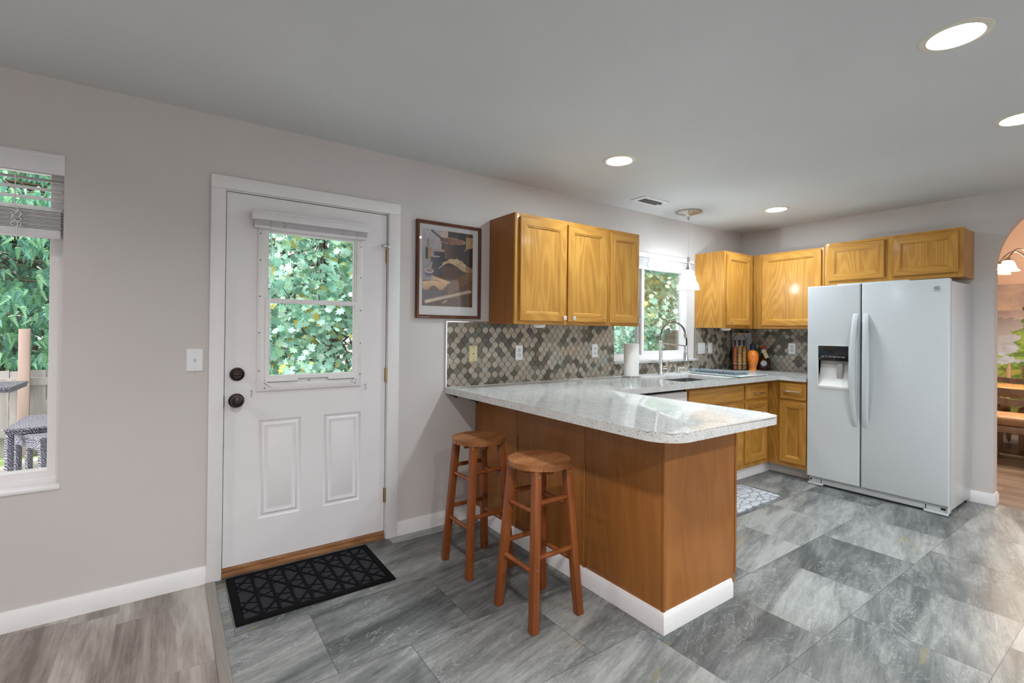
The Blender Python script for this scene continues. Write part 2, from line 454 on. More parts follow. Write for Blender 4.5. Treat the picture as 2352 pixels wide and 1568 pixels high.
class MB:
    def __init__(s):
        s.bm = bmesh.new()
        s.fl = s.bm.faces.layers.int.new('flat')

    def box(s, x0, x1, y0, y1, z0, z1, m=0, bev=0.0, seg=2, mat=None):
        vs = [s.bm.verts.new(p) for p in ((x0, y0, z0), (x1, y0, z0), (x1, y1, z0), (x0, y1, z0), (x0, y0, z1), (x1, y0, z1), (x1, y1, z1), (x0, y1, z1))]
        fs = [s.bm.faces.new([vs[i] for i in q]) for q in ((3, 2, 1, 0), (4, 5, 6, 7), (0, 1, 5, 4), (1, 2, 6, 5), (2, 3, 7, 6), (3, 0, 4, 7))]
        if mat is not None:
            bmesh.ops.transform(s.bm, matrix=mat, verts=vs)
        return s.soften(fs, list({e for f in fs for e in f.edges}), m, bev, seg)

    def soften(s, fs, es, m, bev, seg):
        for f in fs:
            f.material_index = m
            f[s.fl] = 1
        if bev > 0:
            for f in bmesh.ops.bevel(s.bm, geom=es, offset=bev, segments=seg, profile=0.5, affect='EDGES')['faces']:
                f.material_index = m
                f[s.fl] = 0
        return s

    def poly(s, pts, m=0):
        f = s.bm.faces.new([s.bm.verts.new(p) for p in pts])
        f.material_index = m
        return f

    def prism(s, pts, axis, a, b, m=0, bev=0.0, seg=2):
        """pts: 2-D outline in the two other axes (in xyz order); extruded along axis from a to b"""
        def mk(p, t):
            if axis == 'x':
                return (t, p[0], p[1])
            if axis == 'y':
                return (p[0], t, p[1])
            return (p[0], p[1], t)
        v0 = [s.bm.verts.new(mk(p, a)) for p in pts]
        v1 = [s.bm.verts.new(mk(p, b)) for p in pts]
        n = len(pts)
        fs = [s.bm.faces.new(v0[::-1]), s.bm.faces.new(v1)]
        for i in range(n):
            fs.append(s.bm.faces.new((v0[i], v0[(i + 1) % n], v1[(i + 1) % n], v1[i])))
        if n > 12:
            for f in fs[2:]:
                f.material_index = m
            return s.soften(fs[:2], list({e for f in fs[:2] for e in f.edges}), m, bev, seg)
        return s.soften(fs, list({e for f in fs[:2] for e in f.edges}), m, bev, seg)

    def tube(s, path, rad, n=8, m=0, closed=False, caps=True):
        P = [Vector(p) for p in path]
        k = len(P)
        rads = rad if isinstance(rad, (list, tuple)) else [rad] * k
        rings = []
        t0 = (P[1] - P[0]).normalized()
        a = t0.orthogonal().normalized()
        for i in range(k):
            if closed:
                t = (P[(i + 1) % k] - P[i - 1]).normalized()
            else:
                t = (P[min(i + 1, k - 1)] - P[max(i - 1, 0)]).normalized()
            a = (a - t * a.dot(t))
            a = a.normalized() if a.length > 1e-6 else t.orthogonal().normalized()
            b = t.cross(a)
            rings.append([s.bm.verts.new(P[i] + (a * math.cos(2 * PI * j / n) + b * math.sin(2 * PI * j / n)) * rads[i]) for j in range(n)])
        for i in range(k if closed else k - 1):
            A, B = rings[i], rings[(i + 1) % k]
            for j in range(n):
                s.bm.faces.new((A[j], A[(j + 1) % n], B[(j + 1) % n], B[j])).material_index = m
        if caps and not closed:
            s.bm.faces.new(rings[0][::-1]).material_index = m
            s.bm.faces.new(rings[-1]).material_index = m
        return s

    def cyl(s, p0, p1, r0, r1=None, n=20, m=0):
        return s.tube([p0, p1], [r0, r0 if r1 is None else r1], n, m)

    def bar(s, p0, p1, w, h, m=0, roll=None, bev=0.0, taper=1.0):
        """square bar between two points; section axes follow world x/y"""
        p0, p1 = Vector(p0), Vector(p1)
        t = (p1 - p0).normalized()
        a = Vector((1, 0, 0)) if abs(t.x) < 0.9 else Vector((0, 1, 0))
        if roll is not None:
            a = Vector(roll)
        a = (a - t * a.dot(t)).normalized()
        b = t.cross(a)
        va = [s.bm.verts.new(p0 + a * i * w / 2 + b * j * h / 2) for i, j in ((-1, -1), (1, -1), (1, 1), (-1, 1))]
        vb = [s.bm.verts.new(p1 + a * i * w / 2 * taper + b * j * h / 2 * taper) for i, j in ((-1, -1), (1, -1), (1, 1), (-1, 1))]
        fs = [s.bm.faces.new(va[::-1]), s.bm.faces.new(vb)]
        for i in range(4):
            fs.append(s.bm.faces.new((va[i], va[(i + 1) % 4], vb[(i + 1) % 4], vb[i])))
        return s.soften(fs, list({e for f in fs for e in f.edges}), m, bev, 2)

    def lathe(s, prof, c, n=28, m=0, axis=(0, 0, 1)):
        """prof: (radius, height) along axis from c"""
        ax = Vector(axis).normalized()
        a = ax.orthogonal().normalized()
        b = ax.cross(a)
        c = Vector(c)
        rings = []
        for (rr, h) in prof:
            if rr < 1e-6:
                rings.append([s.bm.verts.new(c + ax * h)])
            else:
                rings.append([s.bm.verts.new(c + ax * h + (a * math.cos(2 * PI * j / n) + b * math.sin(2 * PI * j / n)) * rr) for j in range(n)])
        for A, B in zip(rings, rings[1:]):
            for j in range(n):
                q = [A[j % len(A)], A[(j + 1) % len(A)], B[(j + 1) % len(B)], B[j % len(B)]]
                q = list(dict.fromkeys(q))
                if len(q) > 2:
                    s.bm.faces.new(q).material_index = m
        return s

    def sphere(s, c, rx, ry=None, rz=None, m=0, nu=20, nv=12):
        ry, rz = ry or rx, rz or rx
        v0 = len(s.bm.verts)
        r_ = bmesh.ops.create_uvsphere(s.bm, u_segments=nu, v_segments=nv, radius=1.0)
        for v in r_['verts']:
            v.co = Vector((c[0] + v.co.x * rx, c[1] + v.co.y * ry, c[2] + v.co.z * rz))
            for f in v.link_faces:
                f.material_index = m
        return s

    def ring(s, o, U, V, N, w, h, prof, fill=True, mats=(0, 0, 0), back=True):
        """mitred rectangular moulding. prof: (inset, height) pairs; mats: (sides, top/bottom, panel)"""
        o, U, V, N = Vector(o), Vector(U), Vector(V), Vector(N)
        loops = []
        for (q, hh) in prof:
            loops.append([s.bm.verts.new(o + U * a + V * b + N * hh) for a, b in ((q, q), (w - q, q), (w - q, h - q), (q, h - q))])
        for A, B in zip(loops, loops[1:]):
            for j in range(4):
                f = s.bm.faces.new((A[j], A[(j + 1) % 4], B[(j + 1) % 4], B[j]))
                f.material_index = mats[1] if j % 2 == 0 else mats[0]
        if fill:
            f = s.bm.faces.new(loops[-1])
            f.material_index = mats[2]
            f[s.fl] = 1
        if back and fill:
            s.bm.faces.new(loops[0][::-1]).material_index = mats[0]
        elif not fill:
            A, B = loops[-1], loops[0]
            for j in range(4):
                s.bm.faces.new((A[j], A[(j + 1) % 4], B[(j + 1) % 4], B[j])).material_index = mats[1] if j % 2 == 0 else mats[0]
        return s

    def build(s, name, mat, parent=None, origin=None, smooth=True, angle=35):
        bmesh.ops.recalc_face_normals(s.bm, faces=s.bm.faces)
        for f in s.bm.faces:
            f.smooth = smooth and f[s.fl] == 0
        me = bpy.data.meshes.new(name)
        s.bm.to_mesh(me)
        s.bm.free()
        ob = bpy.data.objects.new(name, me)
        COL.objects.link(ob)
        for m in (mat if isinstance(mat, (list, tuple)) else [mat]):
            me.materials.append(m)
        if parent is not None:
            org = ORG[parent.name]
            ob.parent = parent
        else:
            org = Vector(origin if origin is not None else (0, 0, 0))
            ob.location = org
        ORG[ob.name] = org
        me.transform(Matrix.Translation(-org))
        if smooth:
            me.set_sharp_from_angle(angle=math.radians(angle))
        return ob


def thing(name, label, cat, loc, group=None):
    o = bpy.data.objects.new(name, None)
    COL.objects.link(o)
    o.location = loc
    o.empty_display_size = 0.05
    ORG[o.name] = Vector(loc)
    return tag(o, label, cat, group)


def tag(o, label, cat, group=None):
    o['label'] = label
    o['category'] = cat
    if group:
        o['group'] = group
    return o


def struct(o, label=None):
    o['kind'] = 'structure'
    if label:
        o['label'] = label
    return o


def note(o, label):
    o['label'] = label
    return o


def copy_thing(root, loc, label, group=None):
    c = root.copy()
    COL.objects.link(c)
    c.location = loc
    ORG[c.name] = Vector(loc)
    c['label'] = label
    if group:
        c['group'] = group
    for ch in list(root.children):
        k = ch.copy()
        COL.objects.link(k)
        k.parent = c
        for g in list(ch.children):
            q = g.copy()
            COL.objects.link(q)
            q.parent = k
    return c


def box(name, mat, x0, x1, y0, y1, z0, z1, parent=None, bev=0.0, origin=None):
    return MB().box(x0, x1, y0, y1, z0, z1, bev=bev).build(name, mat, parent, origin)


def color_faces(ob, fn):
    """fn(face centre in world, index) -> rgba, stored per corner"""
    me = ob.data
    a = me.color_attributes.new('Col', 'FLOAT_COLOR', 'CORNER')
    org = ORG[ob.name]
    for p in me.polygons:
        c = fn(p.center + org, p.index)
        for li in p.loop_indices:
            a.data[li].color = c


X1 = 5.252          # back wall of the kitchen
H = 2.44
SOUTH = -6.6
WEST = -3.2
# ------------------------------------------------------------------ shell


def wall_with_holes(name, mat, x0, x1, z0, z1, ya, yb, holes):
    xs = sorted({x0, x1, *[h[0] for h in holes], *[h[1] for h in holes]})
    zs = sorted({z0, z1, *[h[2] for h in holes], *[h[3] for h in holes]})
    b = MB()
    hole = lambda i, j: not (0 <= i < len(xs) - 1 and 0 <= j < len(zs) - 1) or any(h[0] - 1e-6 <= xs[i] and xs[i + 1] <= h[1] + 1e-6 and h[2] - 1e-6 <= zs[j] and zs[j + 1] <= h[3] + 1e-6 for h in holes)
    for i in range(len(xs) - 1):
        for j in range(len(zs) - 1):
            if hole(i, j):
                continue
            a, c, e, f = xs[i], xs[i + 1], zs[j], zs[j + 1]
            b.poly([(a, ya, e), (c, ya, e), (c, ya, f), (a, ya, f)])
            b.poly([(a, yb, e), (a, yb, f), (c, yb, f), (c, yb, e)])
            if hole(i - 1, j):
                b.poly([(a, ya, e), (a, ya, f), (a, yb, f), (a, yb, e)])
            if hole(i + 1, j):
                b.poly([(c, ya, e), (c, yb, e), (c, yb, f), (c, ya, f)])
            if hole(i, j - 1):
                b.poly([(a, ya, e), (a, yb, e), (c, yb, e), (c, ya, e)])
            if hole(i, j + 1):
                b.poly([(a, ya, f), (c, ya, f), (c, yb, f), (a, yb, f)])
    bmesh.ops.remove_doubles(b.bm, verts=b.bm.verts, dist=1e-5)
    return struct(b.build(name, mat, smooth=False))


WIN_L = (-1.62, -0.400, 0.600, 2.092)
DOOR_O = (0.226, 1.134, 0.0, 2.062)
WIN_K = (3.200, 4.385, 1.066, 2.074)
wall_with_holes('wall_north', MAT['wall'], WEST, X1 + 0.12, 0.0, H, 0.0, 0.15, [WIN_L, DOOR_O, WIN_K])
# back wall with the arched opening
arch = []
AY, AZ, AA, AB = -2.61, 1.85, 0.55, 0.56
for i in range(33):
    t = PI * i / 32
    arch.append((AY + AA * math.cos(t), AZ + AB * math.sin(t)))
outl = [(0.0, 0.0), (-2.06, 0.0)] + arch + [(-3.16, 0.0), (SOUTH, 0.0), (SOUTH, H), (0.0, H)]
struct(MB().prism(outl, 'x', X1, X1 + 0.12).build('wall_east', MAT['wall'], smooth=False))
struct(box('wall_west', MAT['wall'], WEST - 0.12, WEST, SOUTH, 0.15, 0, H))
struct(box('ceiling', MAT['ceiling'], WEST - 0.12, X1 + 0.12, SOUTH, 0.15, H, H + 0.1))
struct(box('floor', MAT['tile'], 0.205, X1 + 0.06, SOUTH, 0.15, -0.06, 0.0), 'grey slate-look vinyl tile floor of the kitchen')
struct(box('floor.001', MAT['plank'], WEST - 0.12, 0.165, SOUTH, 0.15, -0.06, 0.0), 'grey-beige wood plank floor of the living area')
struct(MB().box(0.163, 0.207, SOUTH, -0.018, -0.05, 0.006, bev=0.004).build('trim_1', MAT['strip']), 'wood transition strip between plank floor and tile floor')
# dining room beyond the arch
struct(box('floor.002', MAT['plankdin'], X1 + 0.06, 8.62, -5.2, 0.6, -0.06, 0.0), 'brown-grey plank floor of the dining room')
struct(box('wall_dining_far', MAT['peach'], 8.5, 8.62, -5.2, 0.6, 0, 3.3))
struct(box('wall_dining_north', MAT['peach'], X1 + 0.12, 8.5, 0.48, 0.6, 0, 3.3))
struct(box('wall_dining_south', MAT['peach'], X1 + 0.12, 8.5, -5.2, -5.08, 0, 3.3))
struct(box('wall_dining_near', MAT['peach'], X1 + 0.12, X1 + 0.13, -5.08, 0.48, H, 3.3))
struct(box('ceiling.001', MAT['peach'], X1 + 0.12, 8.62, -5.2, 0.6, 3.3, 3.4))
struct(box('baseboard_dining', MAT['trim'], 8.486, 8.5, -5.08, 0.48, 0, 0.10))


def baseboard(name, pts2, hgt=0.088, th=0.013):
    """straight skirting from pts2[0] to pts2[1], room side on the given normal"""
    (xa, ya), (xb, yb), (nx, ny) = pts2
    prof = [(0, 0), (th, 0), (th, hgt - 0.02), (th * 0.55, hgt - 0.008), (th * 0.4, hgt), (0, hgt)]
    b = MB()
    A = [b.bm.verts.new((xa + nx * q, ya + ny * q, z)) for q, z in prof]
    B = [b.bm.verts.new((xb + nx * q, yb + ny * q, z)) for q, z in prof]
    n = len(prof)
    for i in range(n):
        b.bm.faces.new((A[i], A[(i + 1) % n], B[(i + 1) % n], B[i]))
    b.bm.faces.new(A[::-1])
    b.bm.faces.new(B)
    return struct(b.build(name, MAT['trim']))


baseboard('baseboard_north', ((WEST, 0), (0.166, 0), (0, -1)))
baseboard('baseboard_north.001', ((1.203, 0), (1.783, 0), (0, -1)))
bb = MB()
prof = [(0, 0), (0.013, 0), (0.013, 0.07), (0.007, 0.082), (0.005, 0.09), (0, 0.09)]
path = [((X1, -1.90), (-1, 0)), ((X1, -2.06), (-1, -1)), ((X1 + 0.12, -2.06), (0, -1))]
rows = []
for (p, nrm) in path:
    rows.append([bb.bm.verts.new((p[0] + nrm[0] * q, p[1] + nrm[1] * q, z)) for q, z in prof])
for A, B in zip(rows, rows[1:]):
    for i in range(len(prof)):
        bb.bm.faces.new((A[i], A[(i + 1) % len(prof)], B[(i + 1) % len(prof)], B[i]))
bb.bm.faces.new(rows[0][::-1])
bb.bm.faces.new(rows[-1])
struct(bb.build('baseboard_east', MAT['trim']))

# ------------------------------------------------------------------ entry door
XA, XB = 0.166, 1.203
b = MB()
for (p0, p1) in (((XA, 0.0), (0.234, 2.128)), ((1.127, 0.0), (XB, 2.128))):
    b.box(p0[0], p1[0], -0.018, 0.0, p0[1], p1[1] - 0.001 if False else 2.060, bev=0.003)
b.box(XA, XB, -0.018, 0.0, 2.060, 2.128, bev=0.003)
struct(b.build('trim_2', MAT['trim'], smooth=True), 'white painted casing around the entry door')
door = bpy.data.objects.new('door_1', None)
COL.objects.link(door)
door.location = (0.68, 0.03, 0.0)
ORG['door_1'] = Vector(door.location)
struct(door, 'white half-glazed entry door with two embossed lower panels')
# jamb
b = MB()
b.box(0.226, 0.2355, 0.0, 0.15, 0.0, 2.055)
b.box(1.1245, 1.134, 0.0, 0.15, 0.0, 2.055)
b.box(0.226, 1.134, 0.0, 0.15, 2.0545, 2.062)
b.build('jamb', MAT['trim'], door)
# slab with a glazed hole and two pressed panels
SX0, SX1, SZ0, SZ1 = 0.2395, 1.1205, 0.050, 2.050
GX0, GX1, GZ0, GZ1 = 0.425, 0.935, 1.045, 1.875
PAN = [(0.404, 0.624, 0.277, 0.818), (0.747, 0.968, 0.277, 0.818)]
b = MB()
xs = sorted({SX0, SX1, GX0, GX1, *[p[0] for p in PAN], *[p[1] for p in PAN]})
zs = sorted({SZ0, SZ1, GZ0, GZ1, 0.277, 0.818})
for i in range(len(xs) - 1):
    for j in range(len(zs) - 1):
        cx, cz = (xs[i] + xs[i + 1]) / 2, (zs[j] + zs[j + 1]) / 2
        if GX0 < cx < GX1 and GZ0 < cz < GZ1:
            continue
        if any(p[0] < cx < p[1] and p[2] < cz < p[3] for p in PAN):
            continue
        b.poly([(xs[i], 0.006, zs[j]), (xs[i + 1], 0.006, zs[j]), (xs[i + 1], 0.006, zs[j + 1]), (xs[i], 0.006, zs[j + 1])])
for p in PAN:
    pr = [(0, 0), (0.004, -0.004), (0.016, -0.007), (0.024, 0.0), (0.029, 0.0015), (0.036, -0.001), (0.046, -0.003), (0.052, -0.001)]
    b.ring((p[0], 0.006, p[2]), (1, 0, 0), (0, 0, 1), (0, -1, 0), p[1] - p[0], p[3] - p[2], pr, fill=True, back=False)
bmesh.ops.remove_doubles(b.bm, verts=b.bm.verts, dist=1e-5)
b.poly([(SX0, 0.05, SZ0), (SX0, 0.05, SZ1), (GX0, 0.05, SZ1), (GX0, 0.05, SZ0)])
b.poly([(GX1, 0.05, SZ0), (GX1, 0.05, SZ1), (SX1, 0.05, SZ1), (SX1, 0.05, SZ0)])
b.poly([(GX0, 0.05, SZ0), (GX0, 0.05, GZ0), (GX1, 0.05, GZ0), (GX1, 0.05, SZ0)])
b.poly([(GX0, 0.05, GZ1), (GX0, 0.05, SZ1), (GX1, 0.05, SZ1), (GX1, 0.05, GZ1)])
for a, c in (((SX0, SZ0), (SX1, SZ0)), ((SX1, SZ0), (SX1, SZ1)), ((SX1, SZ1), (SX0, SZ1)), ((SX0, SZ1), (SX0, SZ0))):
    b.poly([(a[0], 0.006, a[1]), (c[0], 0.006, c[1]), (c[0], 0.05, c[1]), (a[0], 0.05, a[1])])
b.build('door_slab', MAT['door'], door)
# glazing surround: screwed-on plastic frame, two sashes
wf = MB()
FX0, FX1, FZ0, FZ1 = 0.389, 0.966, 0.977, 1.905
wf.ring((FX0, 0.006, FZ0), (1, 0, 0), (0, 0, 1), (0, -1, 0), FX1 - FX0, FZ1 - FZ0, [(0, 0), (0.0, 0.009), (0.006, 0.013), (0.036, 0.013), (0.040, 0.009), (0.047, 0.009), (0.047, -0.03)], fill=False)
wfo = wf.build('window_frame', MAT['vinyl'], door)
b = MB()
for (sx, sz) in [(0.400, 1.09), (0.400, 1.30), (0.400, 1.50), (0.400, 1.70), (0.400, 1.845), (0.955, 1.05), (0.955, 1.24), (0.955, 1.44), (0.955, 1.64), (0.955, 1.83), (0.428, 0.995), (0.66, 1.028), (0.925, 0.998)]:
    b.cyl((sx, -0.0065, sz), (sx, -0.0078, sz), 0.0035, n=10)
note(b.build('screws', MAT['black'], wfo), 'black screw heads')
b = MB()
b.ring((0.432, 0.002, 1.466), (1, 0, 0), (0, 0, 1), (0, -1, 0), 0.494, 0.42, [(0, -0.03), (0, 0.0), (0.012, 0.0), (0.012, -0.03)], fill=False)
up = b.build('upper_sash', MAT['vinyl'], door)
MB().box(0.443, 0.915, 0.016, 0.019, 1.477, 1.876).build('pane', MAT['glass'], up)
b = MB()
b.ring((0.426, 0.004, 1.040), (1, 0, 0), (0, 0, 1), (0, -1, 0), 0.514, 0.452, [(0, -0.02), (0, 0.012), (0.003, 0.015), (0.021, 0.015), (0.024, 0.008), (0.024, -0.02)], fill=False)
b.box(0.43, 0.60, -0.016, -0.004, 1.028, 1.042, bev=0.003)
b.box(0.765, 0.93, -0.016, -0.004, 1.028, 1.042, bev=0.003)
lo = b.build('lower_sash', MAT['vinyl'], door)
MB().box(0.448, 0.918, 0.004, 0.007, 1.062, 1.47).build('pane', MAT['glass'], lo)
b = MB()
b.bar((0.425, -0.012, 1.030), (0.462, -0.02, 1.004), 0.006, 0.012)
b.bar((0.935, -0.012, 1.038), (0.905, -0.02, 1.008), 0.006, 0.012)
b.build('tilt_latches', MAT['vinyl'], lo)
# blind hold-down clips
b = MB()
for cx in (0.366, 0.990):
    b.tube([(cx, 0.006, 0.955), (cx, -0.012, 0.957), (cx, -0.012, 0.982), (cx, 0.006, 0.985)], 0.004, 6)
b.build('hold_down_clips', MAT['clear'], door)
# deadbolt and knob
dk = MB().lathe([(0, 0.0), (0.034, 0.0), (0.036, 0.006), (0.034, 0.013), (0.027, 0.016), (0.024, 0.012), (0.0, 0.012)], (0.297, 0.006, 1.077), axis=(0, -1, 0), n=32).build('deadbolt', MAT['bronze'], door)
MB().box(0.276, 0.318, -0.026, -0.004, 1.070, 1.084, bev=0.004).build('thumb_turn', MAT['bronze'], dk)
MB().lathe([(0, 0.0), (0.036, 0.0), (0.038, 0.006), (0.033, 0.012), (0.014, 0.016), (0.013, 0.03), (0.026, 0.036), (0.030, 0.048), (0.027, 0.060), (0.016, 0.066), (0.0, 0.067)], (0.295, 0.006, 0.935), axis=(0, -1, 0), n=32).build('door_knob', MAT['bronze'], door)
for hz in (1.789, 1.037, 0.278):
    b = MB()
    b.cyl((1.1235, -0.006, hz - 0.044), (1.1235, -0.006, hz + 0.044), 0.007, n=10)
    b.box(1.114, 1.1232, 0.0, 0.0055, hz - 0.044, hz + 0.044)
    b.build('hinge', MAT['brass'], door)
b = MB()
b.box(1.085, 1.128, -0.020, -0.012, 1.846, 1.857, bev=0.002)
b.box(1.118, 1.134, -0.026, -0.0185, 1.838, 1.864, bev=0.002)
b.sphere((1.087, -0.016, 1.8515), 0.008)
note(b.build('swing_latch', MAT['nickel'], door), 'small metal flip latch high on the hinge side')
MB().box(0.2332, 0.2392, -0.003, 0.004, 0.905, 0.965).build('strike_plate', MAT['bronze'], door)
b = MB()
b.box(0.236, 1.124, -0.006, 0.15, 0.0, 0.026, bev=0.003)
b.box(0.236, 1.124, -0.002, 0.12, 0.026, 0.047, bev=0.003)
b.build('threshold', MAT['threshold'], door)

# mini blind hung over the door glass
bl = thing('mini_blind', 'white mini blind pulled fully up over the entry door glass', 'blind', (0.667, 0.0, 1.87))
b = MB()
b.box(0.352, 0.984, -0.052, -0.006, 1.914, 1.952, bev=0.004)
b.box(0.362, 0.978, -0.044, -0.006, 1.950, 1.966, bev=0.003)
b.build('valance', MAT['blind'], bl)
b = MB()
for k in range(9):
    b.box(0.366, 0.980, -0.042, -0.012, 1.885 + k * 0.0032, 1.8868 + k * 0.0032)
b.build('slats', MAT['blind'], bl)
MB().box(0.366, 0.980, -0.043, -0.011, 1.871, 1.8845, bev=0.003).build('bottom_rail', MAT['blind'], bl)
MB().tube([(0.445, -0.047, 1.914), (0.446, -0.046, 1.5), (0.449, -0.040, 1.115)], 0.0035, 6).build('wand', MAT['clear'], bl)
for cx in (0.515, 0.832):
    MB().tube([(cx, -0.0445, 1.913), (cx + 0.006, -0.046, 1.90), (cx - 0.004, -0.046, 1.885), (cx + 0.008, -0.0455, 1.874)], 0.003, 5).build('ladder_cord', MAT['clear'], bl)
MB().tube([(0.925, -0.047, 1.914), (0.925, -0.048, 1.80), (0.926, -0.04, 1.66)], 0.0016, 5).build('lift_cord', MAT['blind'], bl)

# door mat
MX0, MX1, MY0, MY1 = 0.252, 0.994, -0.524, -0.036
dm = thing('door_mat', 'black rubber door mat with triangle relief in front of the white door', 'mat', ((MX0 + MX1) / 2, (MY0 + MY1) / 2, 0.0))
b = MB()
b.box(MX0, MX1, MY0, MY1, 0.0, 0.008, bev=0.003)
IX0, IX1, IY0, IY1 = MX0 + 0.038, MX1 - 0.038, MY0 + 0.030, MY1 - 0.030
b.ring((MX0 + 0.004, MY0 + 0.004, 0.008), (1, 0, 0), (0, 1, 0), (0, 0, 1), MX1 - MX0 - 0.008, MY1 - MY0 - 0.008, [(0, 0), (0.004, 0.005), (0.026, 0.005), (0.030, 0.0)], fill=False)
nx, ny = 9, 4
px_, py_ = (IX1 - IX0) / nx, (IY1 - IY0) / ny
for i in range(nx + 1):
    x = IX0 + i * px_
    if 0 < i < nx:
        b.bar((x, IY0, 0.010), (x, IY1, 0.010), 0.013, 0.006, roll=(1, 0, 0))
for i in range(nx):
    for j in range(ny):
        x0, y0 = IX0 + i * px_, IY0 + j * py_
        flip = (i + j) % 2
        ya, yb = (y0, y0 + py_) if flip else (y0 + py_, y0)
        b.bar((x0, ya, 0.010), (x0 + px_, yb, 0.010), 0.011, 0.005, roll=(0, 1, 0))
        xa = x0 if flip == 0 else x0 + px_
        b.bar((x0, (y0 + y0 + py_) / 2 if flip else y0 + py_ * 0.5, 0.0095), (x0 + px_, y0 + py_ * (0.12 if flip else 0.88), 0.0095), 0.007, 0.004, roll=(0, 1, 0))
b.build('raised_ribs', MAT['blackrub'], dm)
MB().box(IX0, IX1, IY0, IY1, 0.0078, 0.0092).build('carpet_insert', MAT['matgrey'], dm)

# ------------------------------------------------------------------ big window of the living area
w1 = bpy.data.objects.new('window_1', None)
COL.objects.link(w1)
w1.location = (-1.01, 0.1, 0.6)
ORG['window_1'] = Vector(w1.location)
struct(w1, 'white vinyl window of the living area')
b = MB()
b.ring((WIN_L[0], 0.15, WIN_L[2]), (1, 0, 0), (0, 0, 1), (0, -1, 0), WIN_L[1] - WIN_L[0], WIN_L[3] - WIN_L[2], [(0, 0), (0, 0.055), (0.022, 0.055), (0.024, 0.048), (0.058, 0.048), (0.062, 0.03), (0.062, 0.0)], fill=False)
b.box(-1.03, -0.985, 0.105, 0.15, WIN_L[2] + 0.05, WIN_L[3] - 0.05, bev=0.003)
b.build('window_frame', MAT['vinyl'], w1)
MB().box(WIN_L[0] + 0.06, WIN_L[1] - 0.06, 0.126, 0.130, WIN_L[2] + 0.06, WIN_L[3] - 0.06).build('pane', MAT['glass'], w1)
struct(MB().box(WIN_L[0], WIN_L[1], -0.004, 0.096, WIN_L[2] - 0.012, WIN_L[2] + 0.003, bev=0.002).build('trim_3', MAT['trim']), 'white sill board of the living area window')
vb = thing('venetian_blind', 'white wide-slat blind half raised in the living area window', 'blind', (-1.0, 0.05, 1.7))
BX0, BX1 = WIN_L[0] + 0.01, -0.409
b = MB()
b.box(BX0, -0.397, -0.012, 0.008, 2.005, 2.098, bev=0.004)
b.box(BX0, -0.397, -0.016, 0.006, 2.078, 2.090, bev=0.003)
b.build('valance', MAT['blind'], vb)
for k in range(4):
    z = 1.985 - k * 0.042
    mt = Matrix.Translation((0, 0.045, z)) @ Matrix.Rotation(math.radians(24), 4, 'X')
    MB().box(BX0, BX1, -0.025, 0.025, -0.0014, 0.0014, mat=mt).build('slat', MAT['blind'], vb)
b = MB()
for k in range(14):
    b.box(BX0, BX1 - 0.004 + 0.003 * (k % 2), 0.020 - 0.002 * (k % 3), 0.070, 1.762 + k * 0.0062, 1.7652 + k * 0.0062)
b.build('stacked_slats', MAT['blind'], vb)
MB().box(BX0, BX1 - 0.003, 0.016, 0.072, 1.724, 1.760, bev=0.005).build('bottom_rail', MAT['blind'], vb)
b = MB()
b.tube([(-0.56, 0.012, 2.0), (-0.56, 0.012, 1.86), (-0.548, 0.008, 1.83), (-0.57, 0.008, 1.80), (-0.55, 0.006, 1.78), (-0.553, 0.006, 1.70)], 0.0022, 5)
for k in range(3):
    zc = 1.815 - k * 0.022
    b.tube([(-0.555 + 0.016 * math.cos(a * PI / 6), 0.006, zc + 0.012 * math.sin(a * PI / 6)) for a in range(12)], 0.0018, 5, closed=True)
b.build('lift_cord', MAT['blind'], vb)
